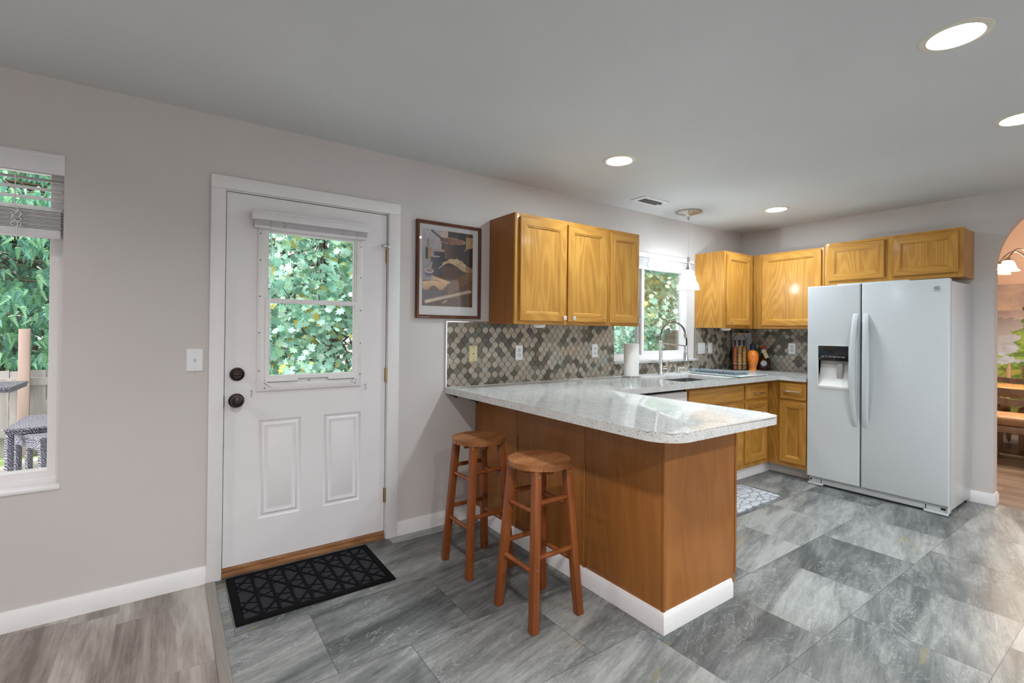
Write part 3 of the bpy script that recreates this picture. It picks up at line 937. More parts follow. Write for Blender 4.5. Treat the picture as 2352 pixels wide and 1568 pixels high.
# toggle switch by the door
def plate(name, label, cat, c, w, h, N, mat, kind, group=None):
    """a wall plate at c (on the wall), facing N"""
    N = Vector(N)
    V = Vector((0, 0, 1))
    U = V.cross(N)
    t = thing(name, label, cat, tuple(c), group)
    c = Vector(c)
    o = c - U * w / 2 - V * h / 2
    MB().ring(o, U, V, N, w, h, [(0, 0), (0.001, 0.003), (0.005, 0.006)], fill=True).build('cover_plate', mat, t)

    def screw(z):
        MB().cyl(c + V * z + N * 0.006, c + V * z + N * 0.0072, 0.003, n=10).build('screw', MAT['nickel'] if kind != 'cream' else MAT['dark_slot'], t)
    if kind == 'outlet':
        for z in (-0.0195, 0.0195):
            b = MB()
            b.ring(c - U * 0.017 + V * (z - 0.0145) + N * 0.0058, U, V, N, 0.034, 0.029, [(0, 0), (0.001, 0.002)], fill=True)
            f = b.build('receptacle', MAT['outletgrey'], t)
            b = MB()
            for q, hh in ((-0.0065, 0.009), (0.0065, 0.007)):
                b.ring(c + U * (q - 0.0012) + V * (z + 0.003 - hh / 2) + N * 0.0079, U, V, N, 0.0024, hh, [(0, 0), (0.0003, 0.0005)], fill=True)
            b.cyl(c + V * (z - 0.0075) + N * 0.0078, c + V * (z - 0.0075) + N * 0.0084, 0.0028, n=10)
            b.build('slots', MAT['dark_slot'], f)
        screw(0)
    elif kind == 'cream':
        MB().cyl(c + N * 0.006, c + N * 0.0076, 0.0045, n=12).build('coax_hole', MAT['dark_slot'], t)
        screw(0.042)
        screw(-0.042)
    else:
        offs = [0.0] if kind in ('toggle', 'rocker') else [-0.023, 0.023]
        for q in offs:
            if kind == 'rocker':
                MB().ring(c - U * 0.0165 + V * -0.033 + N * 0.0058, U, V, N, 0.033, 0.066, [(0, 0), (0.001, 0.0015), (0.004, 0.003)], fill=True).build('rocker', MAT['outlet'], t)
            else:
                b = MB()
                b.ring(c + U * (q - 0.0055) + V * -0.012 + N * 0.0055, U, V, N, 0.011, 0.024, [(0, 0), (0.0005, 0.001)], fill=True)
                f = b.build('toggle_slot', MAT['outletgrey'], t)
                sgn = 1 if kind == 'toggle' else -1
                MB().bar(c + U * q + N * 0.005, c + U * q + N * 0.017 + V * 0.009 * sgn, 0.009, 0.007, roll=tuple(U)).build('toggle', MAT['outlet'], t)
        screw(0.042 if kind != 'rocker' else 0.047)
        screw(-0.042 if kind != 'rocker' else -0.047)
    return t


NN = (0, -1, 0)
WE = (-1, 0, 0)
plate('light_switch', 'white toggle light switch on bare wall beside the entry door casing', 'light switch', (0.1055, 0.0, 1.157), 0.074, 0.118, NN, MAT['outlet'], 'toggle')
YB = -0.0115
plate('coax_plate', 'cream wall plate with one round hole on the mosaic backsplash', 'wall plate', (1.7555, YB, 1.160), 0.070, 0.115, NN, MAT['cream'], 'cream')
plate('wall_outlet', 'white duplex outlet on the mosaic next to the cream wall plate', 'outlet', (2.1595, YB, 1.160), 0.069, 0.114, NN, MAT['outlet'], 'outlet', 'backsplash outlets')
plate('wall_outlet', 'white duplex outlet on the mosaic between upper cabinet and sink window', 'outlet', (2.957, YB, 1.162), 0.069, 0.114, NN, MAT['outlet'], 'outlet', 'backsplash outlets')
plate('double_switch', 'wide white two-toggle switch on the mosaic beside the sink window', 'light switch', (4.502, YB, 1.163), 0.118, 0.114, NN, MAT['outlet'], 'double')
plate('rocker_switch', 'narrow white rocker switch on the mosaic next to the two-toggle switch', 'light switch', (4.654, YB, 1.166), 0.070, 0.114, NN, MAT['outlet'], 'rocker')
plate('wall_outlet', 'white duplex outlet on the mosaic wall between dark bottle and refrigerator', 'outlet', (X1 - 0.0115, -0.566, 1.170), 0.072, 0.114, WE, MAT['outlet'], 'outlet', 'backsplash outlets')

# ------------------------------------------------------------------ framed picture
pic = thing('framed_picture', 'framed kitchen still-life print hanging between the door and wall cabinet', 'picture', (1.563, 0.0, 1.729))
FX0, FX1, FZ0, FZ1 = 1.315, 1.812, 1.404, 2.055
b = MB()
b.ring((FX0, -0.001, FZ0), (1, 0, 0), (0, 0, 1), (0, -1, 0), FX1 - FX0, FZ1 - FZ0, [(0, 0), (0, 0.020), (0.004, 0.026), (0.010, 0.024), (0.014, 0.018), (0.022, 0.016), (0.022, 0.0)], fill=False)
b.build('frame', MAT['walnut'], pic)
MB().box(FX0 + 0.02, FX1 - 0.02, -0.008, -0.003, FZ0 + 0.02, FZ1 - 0.02).build('mat_board', plain('pale_mat_board', (0.66, 0.655, 0.66), 0.8, var=0.01), pic)
MB().box(FX0 + 0.021, FX1 - 0.021, -0.0135, -0.0125, FZ0 + 0.021, FZ1 - 0.021).build('glass', MAT['picglass'], pic)


def painted(name, parent, origin, U, V, w, h, nx, ny, fn, matl):
    """flat sheet subdivided into a grid; fn(u, v) with v downward gives the printed colour"""
    me = bpy.data.meshes.new(name)
    org = ORG[parent.name] if parent else Vector(origin)
    o, U, V = Vector(origin) - org, Vector(U), Vector(V)
    vs = [o + U * (w * i / nx) + V * (h * j / ny) for j in range(ny + 1) for i in range(nx + 1)]
    fs = [(j * (nx + 1) + i, j * (nx + 1) + i + 1, (j + 1) * (nx + 1) + i + 1, (j + 1) * (nx + 1) + i) for j in range(ny) for i in range(nx)]
    me.from_pydata([tuple(v) for v in vs], [], fs)
    at = me.color_attributes.new('Col', 'FLOAT_COLOR', 'POINT')
    for j in range(ny + 1):
        for i in range(nx + 1):
            c = fn(i / nx, 1 - j / ny)
            at.data[j * (nx + 1) + i].color = (c[0], c[1], c[2], 1)
    me.materials.append(matl)
    ob = bpy.data.objects.new(name, me)
    COL.objects.link(ob)
    if parent:
        ob.parent = parent
    else:
        ob.location = org
    ORG[ob.name] = org
    return ob


def fbm(x, y, s=1.0, o=4):
    return mnoise.fractal(Vector((x * s, y * s, 3.7)), 0.7, 2.0, o)


def seg_d(u, v, a, b_):
    ax, ay = a
    bx, by = b_
    dx, dy = bx - ax, by - ay
    t = max(0, min(1, ((u - ax) * dx + (v - ay) * dy) / (dx * dx + dy * dy)))
    return math.hypot(u - ax - t * dx, (v - ay - t * dy) * 1.5)


def ell(u, v, c, rx, ry):
    return ((u - c[0]) / rx) ** 2 + ((v - c[1]) / ry) ** 2


def still_life(u, v):
    n = fbm(u, v * 1.5, 7) * 0.10
    mixc = lambda a, b_, t: tuple(x + (y - x) * max(0, min(1, t)) for x, y in zip(a, b_))
    c = S(84, 72, 66)
    c = mixc(c, S(70, 64, 66), (v - 0.1) * 2)
    if v > 0.6:
        c = mixc(S(110, 80, 58), S(86, 62, 48), (v - 0.6) * 2.5)
    wall = mixc(S(196, 190, 194), S(168, 160, 164), v * 2)
    if u < 0.36 - 0.25 * max(0, v - 0.30) and v < 0.66:
        c = wall
    if 0.36 < u < 0.49 and v < 0.09:
        c = S(214, 196, 180)
    if 0.70 < u < 0.86 and v < 0.12:
        c = S(58, 56, 58)
    if u > 0.85 and 0.05 < v < 0.24:
        c = S(178, 146, 104)
    if ell(u, v, (1.02, 0.34), 0.28, 0.16) < 1:
        c = S(176, 140, 124) if ell(u, v, (1.03, 0.33), 0.255, 0.14) > 1 else S(62, 48, 46)
    if 0.35 < u < 0.82 and 0.13 < v < 0.37 and u > 0.35 + (v - 0.13) * 0.25:
        c = mixc(S(120, 98, 92), S(66, 60, 62), abs(u - 0.45) * 4)
    e = ell(u, v, (0.575, 0.125), 0.265, 0.042)
    if e < 1:
        c = S(214, 176, 148) if e > 0.82 else mixc(S(160, 112, 92), S(96, 76, 70), (0.6 - u) * 3)
    if seg_d(u, v, (0.18, 0.02), (0.40, 0.125)) < 0.022:
        c = S(110, 98, 92)
    if 0.05 < u < 0.16 and 0.24 < v < 0.39:
        c = S(86, 88, 84) if u < 0.105 else S(196, 150, 120)
    if 0.09 < u < 0.125 and 0.13 < v < 0.24:
        c = S(150, 148, 144)
    if 0.21 < u < 0.42 and 0.25 < v < 0.56:
        c = mixc(S(98, 94, 102), S(74, 72, 80), (u - 0.2) * 5)
        if v < 0.285:
            c = S(190, 165, 150)
    if 0.15 < u < 0.33 and 0.34 < v < 0.64:
        c = mixc(S(110, 108, 116), S(84, 84, 92), (u - 0.15) * 6)
        if v < 0.36:
            c = S(214, 200, 194)
    if ell(u, v, (0.13, 0.545), 0.085, 0.035) < 1:
        c = S(226, 206, 196) if ell(u, v, (0.13, 0.54), 0.062, 0.024) > 1 else S(178, 156, 156)
    elif ell(u, v, (0.12, 0.58), 0.07, 0.03) < 1:
        c = S(112, 110, 150)
    if seg_d(u, v, (0.155, 0.50), (0.18, 0.43)) < 0.012:
        c = S(216, 200, 190)
    if 0.38 < u < 0.90 and v > 0.46 and ell(u, v, (0.64, 0.46), 0.27, 0.27) < 1:
        c = mixc(S(112, 82, 64), S(82, 62, 54), (u - 0.4) * 2)
    top = 0.43 - 0.055 * math.cos((u - 0.62) * 6.2) + n * 0.25
    if 0.38 < u < 0.86 and top < v < 0.475 + 0.05 * math.sin(u * 9):
        c = mixc(S(226, 200, 160), S(150, 112, 78), 0.45 + n * 6)
    if abs(v - (0.50 - 0.12 * (u - 0.32) / 0.2)) < 0.006 and 0.31 < u < 0.45:
        c = S(226, 220, 210)
    if u > 0.86 and 0.47 < v < 0.60:
        c = mixc(S(186, 134, 88), S(120, 84, 60), n * 6 + 0.3)
    if abs(v - (0.62 + (u - 0.18) * 0.20)) < 0.018 and 0.16 < u < 0.55:
        c = S(224, 182, 140)
    if 0.0 < u < 0.48 and 0.665 + 0.10 * abs(u - 0.22) < v < 0.775 - 0.05 * u + 0.03 * math.sin(u * 22):
        c = mixc(S(224, 186, 142), S(172, 128, 92), (v - 0.68) * 7 + n * 3)
    if v > 0.52 and 0.50 < u and abs((v - 0.72) + (u - 0.62) * 0.45) < 0.075:
        c = mixc(S(138, 100, 66), S(112, 78, 54), n * 6 + 0.4)
    if u < 0.36 and 0.80 < v < 0.93:
        c = S(88, 86, 86)
    q = seg_d(u, v, (0.08, 0.945), (0.95, 0.785))
    if q < 0.036:
        c = mixc(S(222, 204, 180), S(150, 122, 100), q * 22 + (u - 0.3) * 0.5)
    if seg_d(u, v, (0.40, 0.955), (0.47, 0.925)) < 0.014:
        c = S(206, 170, 130)
    k = 1 + n
    return tuple(max(0.0, x * k) for x in c[:3])


painted('print', pic, (1.361, -0.0095, 1.487), (1, 0, 0), (0, 0, 1), 0.385, 0.515, 120, 150, still_life, MAT['paint'])

# ------------------------------------------------------------------ cabinets
DOOR_PROF = [(0, 0), (0, 0.015), (0.004, 0.019), (0.050, 0.019), (0.054, 0.0155), (0.058, 0.0165), (0.067, 0.0085)]
SLAB_PROF = [(0, 0), (0, 0.014), (0.004, 0.019), (0.022, 0.019), (0.032, 0.0135), (0.036, 0.0155)]


def knob(parent, c, N):
    N = Vector(N)
    b = MB()
    b.lathe([(0.005, 0), (0.005, 0.014)], c, axis=tuple(N), n=12)
    V = Vector((0, 0, 1))
    U = V.cross(N)
    b.ring(Vector(c) - U * 0.0145 - V * 0.0145 + N * 0.014, U, V, N, 0.029, 0.029, [(0.006, 0), (0.0, 0.006), (0.001, 0.011), (0.009, 0.011), (0.011, 0.0075)], fill=True)
    return note(b.build('knob', MAT['chrome'], parent), 'square chrome knob')


def pull(parent, c, N, half):
    N = Vector(N)
    U = Vector((0, 0, 1)).cross(N)
    c = Vector(c)
    b = MB()
    for s_ in (-1, 1):
        b.cyl(c + U * s_ * half * 0.72, c + U * s_ * half * 0.72 + N * 0.026, 0.005, n=10)
    pts = [c + U * half * (q / 6) + N * (0.030 - 0.005 * (q / 6) ** 2) for q in range(-6, 7)]
    b.tube(pts, 0.0062, 10)
    return note(b.build('bar_pull', MAT['chrome'], parent), 'chrome bar pull')


def cab_door(parent, N, u0, u1, z0, z1, face, prof=DOOR_PROF, name='door', knob_at=None, pull_at=None):
    """N=(0,-1,0): u is x, face is y; N=(-1,0,0): u is y (u0 > u1 going to the viewer's right), face is x"""
    b = MB()
    if N[1]:
        b.ring((u0, face, z0), (1, 0, 0), (0, 0, 1), N, u1 - u0, z1 - z0, prof, mats=(0, 1, 0 if prof is DOOR_PROF else 1))
        mats = [MAT['oak'], MAT['oakx']]
        pt = lambda q: (q[0], face + N[1] * 0.0185, q[1])
    else:
        b.ring((face, u0, z0), (0, -1, 0), (0, 0, 1), N, u0 - u1, z1 - z0, prof, mats=(0, 1, 0 if prof is DOOR_PROF else 1))
        mats = [MAT['oak'], MAT['oaky']]
        pt = lambda q: (face + N[0] * 0.0185, q[0], q[1])
    o = b.build(name, mats, parent)
    if knob_at:
        knob(o, pt(knob_at), N)
    if pull_at:
        pull(o, pt(pull_at), N, 0.074)
    return o


CG = 'oak wall cabinets'
Z0, Z1 = 1.371, 2.127
# three-door run over the breakfast bar: a double unit and a single unit
c = thing('wall_cabinet', 'double oak wall cabinet between the framed picture and the single-door cabinet', 'cabinet', (2.345, -0.002, Z0), CG)
b = MB()
b.box(1.895, 2.796, -0.300, -0.002, Z0 + 0.004, Z1)
b.build('carcass', MAT['oak'], c)
box('shaded_side_skin', MAT['panel'], 1.892, 1.895, -0.300, -0.002, Z0 + 0.002, Z1, c)  # darker stain stands in for the shade on this unlit side
b = MB()
b.box(1.893, 1.935, -0.319, -0.300, Z0, Z1, bev=0.0015)
b.box(2.340, 2.378, -0.319, -0.300, Z0, Z1, bev=0.0015)
b.box(2.758, 2.796, -0.319, -0.300, Z0, Z1, bev=0.0015)
for xa_, xb_ in ((1.935, 2.340), (2.378, 2.758)):
    b.box(xa_, xb_, -0.319, -0.300, Z1 - 0.038, Z1, m=1)
    b.box(xa_, xb_, -0.319, -0.300, Z0, Z0 + 0.040, m=1)
b.build('face_frame', [MAT['oak'], MAT['oakx']], c)
cab_door(c, NN, 1.926, 2.336, 1.395, 2.100, -0.319, knob_at=(2.312, 1.422))
cab_door(c, NN, 2.360, 2.762, 1.395, 2.100, -0.319, knob_at=(2.402, 1.422))
c = thing('wall_cabinet', 'narrow single-door oak wall cabinet ending at the edge of the sink window', 'cabinet', (2.974, -0.002, Z0), CG)
b = MB()
b.box(2.797, 3.152, -0.300, -0.002, Z0 + 0.004, Z1)
b.build('carcass', MAT['oak'], c)
b = MB()
b.box(2.797, 2.826, -0.319, -0.300, Z0, Z1, bev=0.0015)
b.box(3.122, 3.152, -0.319, -0.300, Z0, Z1, bev=0.0015)
b.box(2.826, 3.122, -0.319, -0.300, Z1 - 0.038, Z1, m=1)
b.box(2.826, 3.122, -0.319, -0.300, Z0, Z0 + 0.040, m=1)
b.build('face_frame', [MAT['oak'], MAT['oakx']], c)
cab_door(c, NN, 2.802, 3.130, 1.395, 2.100, -0.319, knob_at=(3.122, 1.418))
# right of the window
c = thing('wall_cabinet', 'narrow oak wall cabinet beside the hanging pendant, its plain side facing the window', 'cabinet', (4.67, -0.002, Z0), CG)
b = MB()
b.box(4.397, 4.928, -0.300, -0.002, Z0 + 0.004, Z1)
b.build('carcass', MAT['oak'], c)
b = MB()
b.box(4.396, 4.452, -0.319, -0.300, Z0, Z1, bev=0.0015)
b.box(4.862, 4.932, -0.319, -0.300, Z0, Z1, bev=0.0015)
b.box(4.452, 4.862, -0.319, -0.300, Z1 - 0.038, Z1, m=1)
b.box(4.452, 4.862, -0.319, -0.300, Z0, Z0 + 0.040, m=1)
b.build('face_frame', [MAT['oak'], MAT['oakx']], c)
cab_door(c, NN, 4.432, 4.866, 1.402, 2.100, -0.319, knob_at=(4.478, 1.424))
XC = 4.933
c = thing('wall_cabinet', 'oak wall cabinet with one broad bold-grained door between corner and refrigerator', 'cabinet', (5.10, -0.66, Z0), CG)
b = MB()
b.box(XC + 0.019, X1 - 0.002, -0.988, -0.003, Z0 + 0.004, Z1)
b.build('carcass', MAT['oak'], c)
b = MB()
b.box(XC, XC + 0.019, -0.425, -0.321, Z0, Z1, bev=0.0015)
b.box(XC, XC + 0.019, -0.988, -0.955, Z0, Z1, bev=0.0015)
b.box(XC, XC + 0.019, -0.955, -0.425, Z1 - 0.038, Z1, m=1)
b.box(XC, XC + 0.019, -0.955, -0.425, Z0, Z0 + 0.040, m=1)
b.build('face_frame', [MAT['oak'], MAT['oaky']], c)
cab_door(c, WE, -0.418, -0.966, 1.400, 2.106, XC)
c = thing('wall_cabinet', 'low two-door oak cabinet above the refrigerator', 'cabinet', (5.09, -1.47, 1.772), CG)
XF, FZ0, FZ1 = 4.928, 1.772, 2.152
b = MB()
b.box(XF + 0.019, X1 - 0.002, -1.945, -0.992, FZ0 + 0.003, FZ1)
b.build('carcass', MAT['oak'], c)
b = MB()
b.box(XF, XF + 0.019, -1.040, -0.992, FZ0, FZ1, bev=0.0015)
b.box(XF, XF + 0.019, -1.525, -1.440, FZ0, FZ1, bev=0.0015)
b.box(XF, XF + 0.019, -1.948, -1.905, FZ0, FZ1, bev=0.0015)
for ya, yb in ((-1.440, -1.040), (-1.905, -1.525)):
    b.box(XF, XF + 0.019, ya, yb, FZ1 - 0.036, FZ1, m=1)
    b.box(XF, XF + 0.019, ya, yb, FZ0, FZ0 + 0.042, m=1)
b.build('face_frame', [MAT['oak'], MAT['oaky']], c)
cab_door(c, WE, -1.024, -1.452, 1.806, 2.128, XF)
cab_door(c, WE, -1.510, -1.920, 1.808, 2.130, XF)
# puck lights under the wall cabinets
for (x, y, lab) in ((2.17, -0.24, 'white puck light under the double wall cabinet over the bar'), (4.56, -0.245, 'white puck light under the corner wall cabinet near the pendant'), (5.03, -0.86, 'white puck light under the broad-door wall cabinet next to the refrigerator')):
    z0 = Z0 + (0.004 if True else 0)
    t = thing('puck_light', lab, 'cabinet light', (x, y, z0), 'puck lights under the cabinets')
    MB().lathe([(0, 0), (0.047, 0), (0.047, -0.014), (0.040, -0.020)], (x, y, z0), n=24).build('housing', MAT['outlet'], t)
    MB().lathe([(0.040, -0.020), (0.030, -0.026), (0.0, -0.029)], (x, y, z0), n=24).build('diffuser', MAT['white_app2'], t)

# base cabinets ------------------------------------------------------
BZ0, BZ1 = 0.105, 0.892
CT0, CT1 = 0.894, 0.931
pen = thing('peninsula_cabinet', 'oak-panelled peninsula cabinet with white base trim behind the stools', 'cabinet', (2.08, -0.8, 0.0))
PX0, PX1, PY0 = 1.787, 2.366, -1.618
MB().box(PX0 + 0.008, PX1 - 0.02, PY0 + 0.008, -0.745, 0.10, BZ1).box(PX0 + 0.008, 2.30, -0.745, -0.004, 0.10, BZ1).box(PX0 + 0.01, 2.30, PY0 + 0.01, -0.02, 0.0, 0.10).build('carcass', MAT['panel'], pen)
seams = [-0.004, -0.506, -1.116, PY0 + 0.002]
for a, c_ in zip(seams, seams[1:]):
    MB().box(PX0, PX0 + 0.008, c_ + 0.0015, a - 0.0015, 0.05, BZ1, bev=0.001).build('back_panel', MAT['panel'], pen)
MB().box(PX0 - 0.005, PX0, -0.512, -0.500, 0.088, 0.68, bev=0.0015).build('batten', MAT['panel'], pen)
MB().box(PX0 - 0.005, PX0, -1.122, -1.110, 0.088, 0.63, bev=0.0015).build('batten', MAT['panel'], pen)
MB().box(PX0 - 0.002, PX0 + 0.016, PY0 - 0.002, PY0 + 0.014, 0.06, BZ1, bev=0.002).build('corner_bead', MAT['panel'], pen)
MB().box(PX0 + 0.016, PX1 - 0.012, PY0, PY0 + 0.008, 0.06, BZ1).build('end_panel', MAT['panel'], pen)
MB().box(PX1 - 0.016, PX1, PY0 - 0.004, PY0 + 0.020, 0.105, BZ1, bev=0.002).build('edge_trim', MAT['panel'], pen)
b = MB()
bprof = [(0, 0.0), (0.014, 0.0), (0.014, 0.066), (0.009, 0.078), (0.006, 0.088), (0, 0.090)]
prev = None
for (x, y, n1, n2) in ((PX0, -0.004, -1, 0), (PX0, PY0, -1, -1), (2.322, PY0, 0, -1)):
    row = [b.bm.verts.new((x + n1 * q, y + n2 * q, z)) for q, z in bprof]
    if prev:
        for i in range(len(bprof)):
            b.bm.faces.new((prev[i], prev[(i + 1) % len(bprof)], row[(i + 1) % len(bprof)], row[i]))
    else:
        b.bm.faces.new(row[::-1])
    prev = row
b.bm.faces.new(prev)
note(b.build('base_trim', MAT['trim'], pen), 'white moulded base trim')

# dishwasher
dw = thing('dishwasher', 'white dishwasher under the worktop, next to the sink cabinet', 'dishwasher', (3.06, -0.32, 0.0))
MB().box(2.765, 3.335, -0.60, -0.03, 0.10, 0.872).build('body', MAT['black'], dw)
MB().box(2.765, 3.358, -0.632, -0.60, 0.12, 0.745, bev=0.004).build('door', MAT['white_app2'], dw)
MB().box(2.765, 3.358, -0.640, -0.60, 0.748, 0.858, bev=0.005).build('control_panel', MAT['white_app2'], dw)
MB().box(2.77, 3.355, -0.57, -0.05, 0.0, 0.10).build('toe_panel', MAT['black'], dw)
MB().box(2.765, 3.358, -0.625, -0.05, 0.872, 0.876).build('mounting_strip', MAT['nickel'], dw)

bc = thing('base_cabinet', 'oak sink base cabinet with a long false drawer front beside the dishwasher', 'cabinet', (3.79, -0.3, 0.0), 'oak base cabinets')
YF = -0.620
b = MB()
b.box(3.362, 3.37, YF, -0.02, BZ0, BZ1)
b.box(3.37, 4.21, -0.10, -0.02, BZ0, BZ1)
b.box(4.21, 4.218, YF + 0.02, -0.02, BZ0, BZ1)
b.box(3.37, 4.21, YF + 0.02, -0.10, BZ0, BZ0 + 0.018)
b.build('carcass', MAT['oak'], bc)
b = MB()
b.box(3.362, 3.398, YF, YF + 0.019, BZ0, BZ1)
b.box(4.185, 4.218, YF, YF + 0.019, BZ0, BZ1)
b.box(3.398, 4.185, YF, YF + 0.019, 0.850, BZ1, m=1)
b.box(3.398, 4.185, YF, YF + 0.019, 0.70, 0.735, m=1)
b.box(3.398, 4.185, YF, YF + 0.019, BZ0, 0.15, m=1)
b.build('face_frame', [MAT['oak'], MAT['oakx']], bc)
cab_door(bc, NN, 3.384, 4.196, 0.722, 0.862, YF, SLAB_PROF, 'false_drawer')
cab_door(bc, NN, 3.384, 3.787, 0.148, 0.702, YF, knob_at=(3.745, 0.672))
cab_door(bc, NN, 3.793, 4.196, 0.148, 0.702, YF, knob_at=(3.835, 0.672))
note(box('toe_kick', MAT['trim'], 3.362, 4.218, -0.585, -0.572, 0.0, BZ0, bc), 'white toe kick board')

bc = thing('base_cabinet', 'narrow oak base cabinet in the inside corner, drawer over one door', 'cabinet', (4.45, -0.3, 0.0), 'oak base cabinets')
XD = 4.655
b = MB()
b.box(4.219, XD + 0.02, YF + 0.019, -0.02, BZ0, BZ1)
b.build('carcass', MAT['oak'], bc)
b = MB()
b.box(4.219, 4.244, YF, YF + 0.019, BZ0, BZ1)
b.box(4.600, XD + 0.002, YF, YF + 0.019, BZ0, BZ1)
b.box(4.244, 4.600, YF, YF + 0.019, 0.850, BZ1, m=1)
b.box(4.244, 4.600, YF, YF + 0.019, 0.690, 0.735, m=1)
b.box(4.244, 4.600, YF, YF + 0.019, BZ0, 0.15, m=1)
b.build('face_frame', [MAT['oak'], MAT['oakx']], bc)
cab_door(bc, NN, 4.228, 4.612, 0.722, 0.862, YF, SLAB_PROF, 'drawer', pull_at=(4.435, 0.775))
cab_door(bc, NN, 4.228, 4.612, 0.150, 0.700, YF, knob_at=(4.292, 0.655))
note(box('toe_kick', MAT['trim'], 4.219, 4.775, -0.585, -0.572, 0.0, BZ0, bc), 'white toe kick board')

bc = thing('base_cabinet', 'oak base cabinet with drawer and door tucked against the refrigerator', 'cabinet', (4.95, -0.8, 0.0), 'oak base cabinets')
b = MB()
b.box(XD + 0.019, X1 - 0.02, -0.966, YF - 0.002, BZ0, BZ1)
b.build('carcass', MAT['oak'], bc)
b = MB()
b.box(XD, XD + 0.019, -0.742, YF - 0.002, BZ0, BZ1)
b.box(XD, XD + 0.019, -0.966, -0.957, BZ0, BZ1)
b.box(XD, XD + 0.019, -0.957, -0.742, 0.868, BZ1, m=1)
b.box(XD, XD + 0.019, -0.957, -0.742, 0.70, 0.735, m=1)
b.box(XD, XD + 0.019, -0.957, -0.742, BZ0, 0.145, m=1)
b.build('face_frame', [MAT['oak'], MAT['oaky']], bc)
cab_door(bc, WE, -0.734, -0.963, 0.724, 0.872, XD, SLAB_PROF, 'drawer', pull_at=(-0.848, 0.797))
cab_door(bc, WE, -0.734, -0.963, 0.142, 0.704, XD, knob_at=(-0.932, 0.674))
note(box('toe_kick', MAT['trim'], 4.775, 4.788, -0.968, -0.585, 0.0, BZ0, bc), 'white toe kick board')

# worktop ------------------------------------------------------------
ct = thing('countertop', 'speckled grey quartz worktop running from the breakfast bar to the refrigerator', 'countertop', (2.4, -0.5, CT0))


def rounded(pts, rad):
    out = []
    n = len(pts)
    for i, p in enumerate(pts):
        rr = rad.get(i, 0)
        if not rr:
            out.append(p)
            continue
        a, b_ = Vector(pts[i - 1]), Vector(pts[(i + 1) % n])
        p = Vector(p)
        da, db = (a - p).normalized(), (b_ - p).normalized()
        s0, e0 = p + da * rr, p + db * rr
        cc = p + (da + db) * rr
        for k in range(9):
            t = k / 8
            v = (s0 - cc) * math.cos(t * PI / 2) + (e0 - cc) * math.sin(t * PI / 2)
            out.append(tuple(cc + v))
    return out


# the outline is cut at x=SLX so that the sink hole can be opened
SLX0, SLX1, SLY0, SLY1 = 3.352, 4.025, -0.605, -0.178
out_a = rounded([(1.540, -0.012), (1.540, -1.828), (2.402, -1.828), (2.402, -0.735), (SLX0, -0.735), (SLX0, -0.012)], {1: 0.135, 2: 0.075})
b = MB()


def slab(bm_, pts, z0=CT0, z1=CT1):
    bm_.prism(pts, 'z', z0, z1)


xs = [SLX0, SLX1]
outer = rounded([(1.540, -0.0125), (1.540, -1.828), (2.402, -1.828), (2.402, -0.735), (4.612, -0.735), (4.612, -0.968), (X1 - 0.012, -0.968), (X1 - 0.012, -0.0125)], {1: 0.135, 2: 0.075})
hole = rounded([(SLX0, SLY0), (SLX1, SLY0), (SLX1, SLY1), (SLX0, SLY1)], {0: 0.02, 1: 0.02, 2: 0.02, 3: 0.02})
for z, flip in ((CT1, False), (CT0, True)):
    vo = [b.bm.verts.new((x, y, z)) for x, y in outer]
    vh = [b.bm.verts.new((x, y, z)) for x, y in hole]
    es = [b.bm.edges.new((vo[i], vo[(i + 1) % len(vo)])) for i in range(len(vo))] + [b.bm.edges.new((vh[i], vh[(i + 1) % len(vh)])) for i in range(len(vh))]
    bmesh.ops.triangle_fill(b.bm, use_beauty=True, use_dissolve=False, edges=es)
    if not flip:
        to, th = vo, vh
    else:
        for L, K in ((to, vo), (th, vh)):
            for i in range(len(L)):
                b.bm.faces.new((L[i], L[(i + 1) % len(L)], K[(i + 1) % len(L)], K[i]))
rim = [e for e in b.bm.edges if abs(e.verts[0].co.z - CT1) < 1e-5 and abs(e.verts[1].co.z - CT1) < 1e-5 and len(e.link_faces) == 2 and any(abs(f.normal.z) < 0.5 for f in e.link_faces if (f.normal_update() or True))]
bmesh.ops.bevel(b.bm, geom=rim, offset=0.004, segments=2, profile=0.5, affect='EDGES')
b.build('worktop_slab', MAT['quartz'], ct)
for y in (-0.05, -0.33):
    b = MB()
    b.box(1.56, 1.60, y - 0.03, y + 0.03, CT0 - 0.014, CT0, bev=0.003)
    b.prism([(1.575, CT0 - 0.014), (1.615, CT0 - 0.014), (1.60, CT0 - 0.03)], 'y', y - 0.012, y + 0.012)
    note(b.build('support_bracket', MAT['bronze'], ct), 'small dark bracket under the overhang')

# sink
sk = thing('kitchen_sink', 'undermount stainless steel sink below the kitchen window', 'sink', (3.69, -0.39, 0.70))
b = MB()
i0, i1, j0, j1 = SLX0 + 0.007, SLX1 + 0.006, SLY0 + 0.006, SLY1 + 0.006
b.poly([(i0, j0, 0.70), (i1, j0, 0.70), (i1, j1, 0.70), (i0, j1, 0.70)])
for p, q in (((i0, j0), (i1, j0)), ((i1, j0), (i1, j1)), ((i1, j1), (i0, j1)), ((i0, j1), (i0, j0))):
    b.poly([(p[0], p[1], 0.70), (q[0], q[1], 0.70), (q[0], q[1], CT0 - 0.001), (p[0], p[1], CT0 - 0.001)])
bmesh.ops.remove_doubles(b.bm, verts=b.bm.verts, dist=1e-5)
bmesh.ops.bevel(b.bm, geom=[e for e in b.bm.edges if len(e.link_faces) == 2], offset=0.02, segments=4, profile=0.5, affect='EDGES')
b.build('basin', MAT['steel'], sk)
MB().lathe([(0, 0.002), (0.03, 0.002), (0.042, 0.005), (0.045, 0.001)], (3.69, -0.38, 0.70), n=24).build('drain', MAT['chrome'], sk)
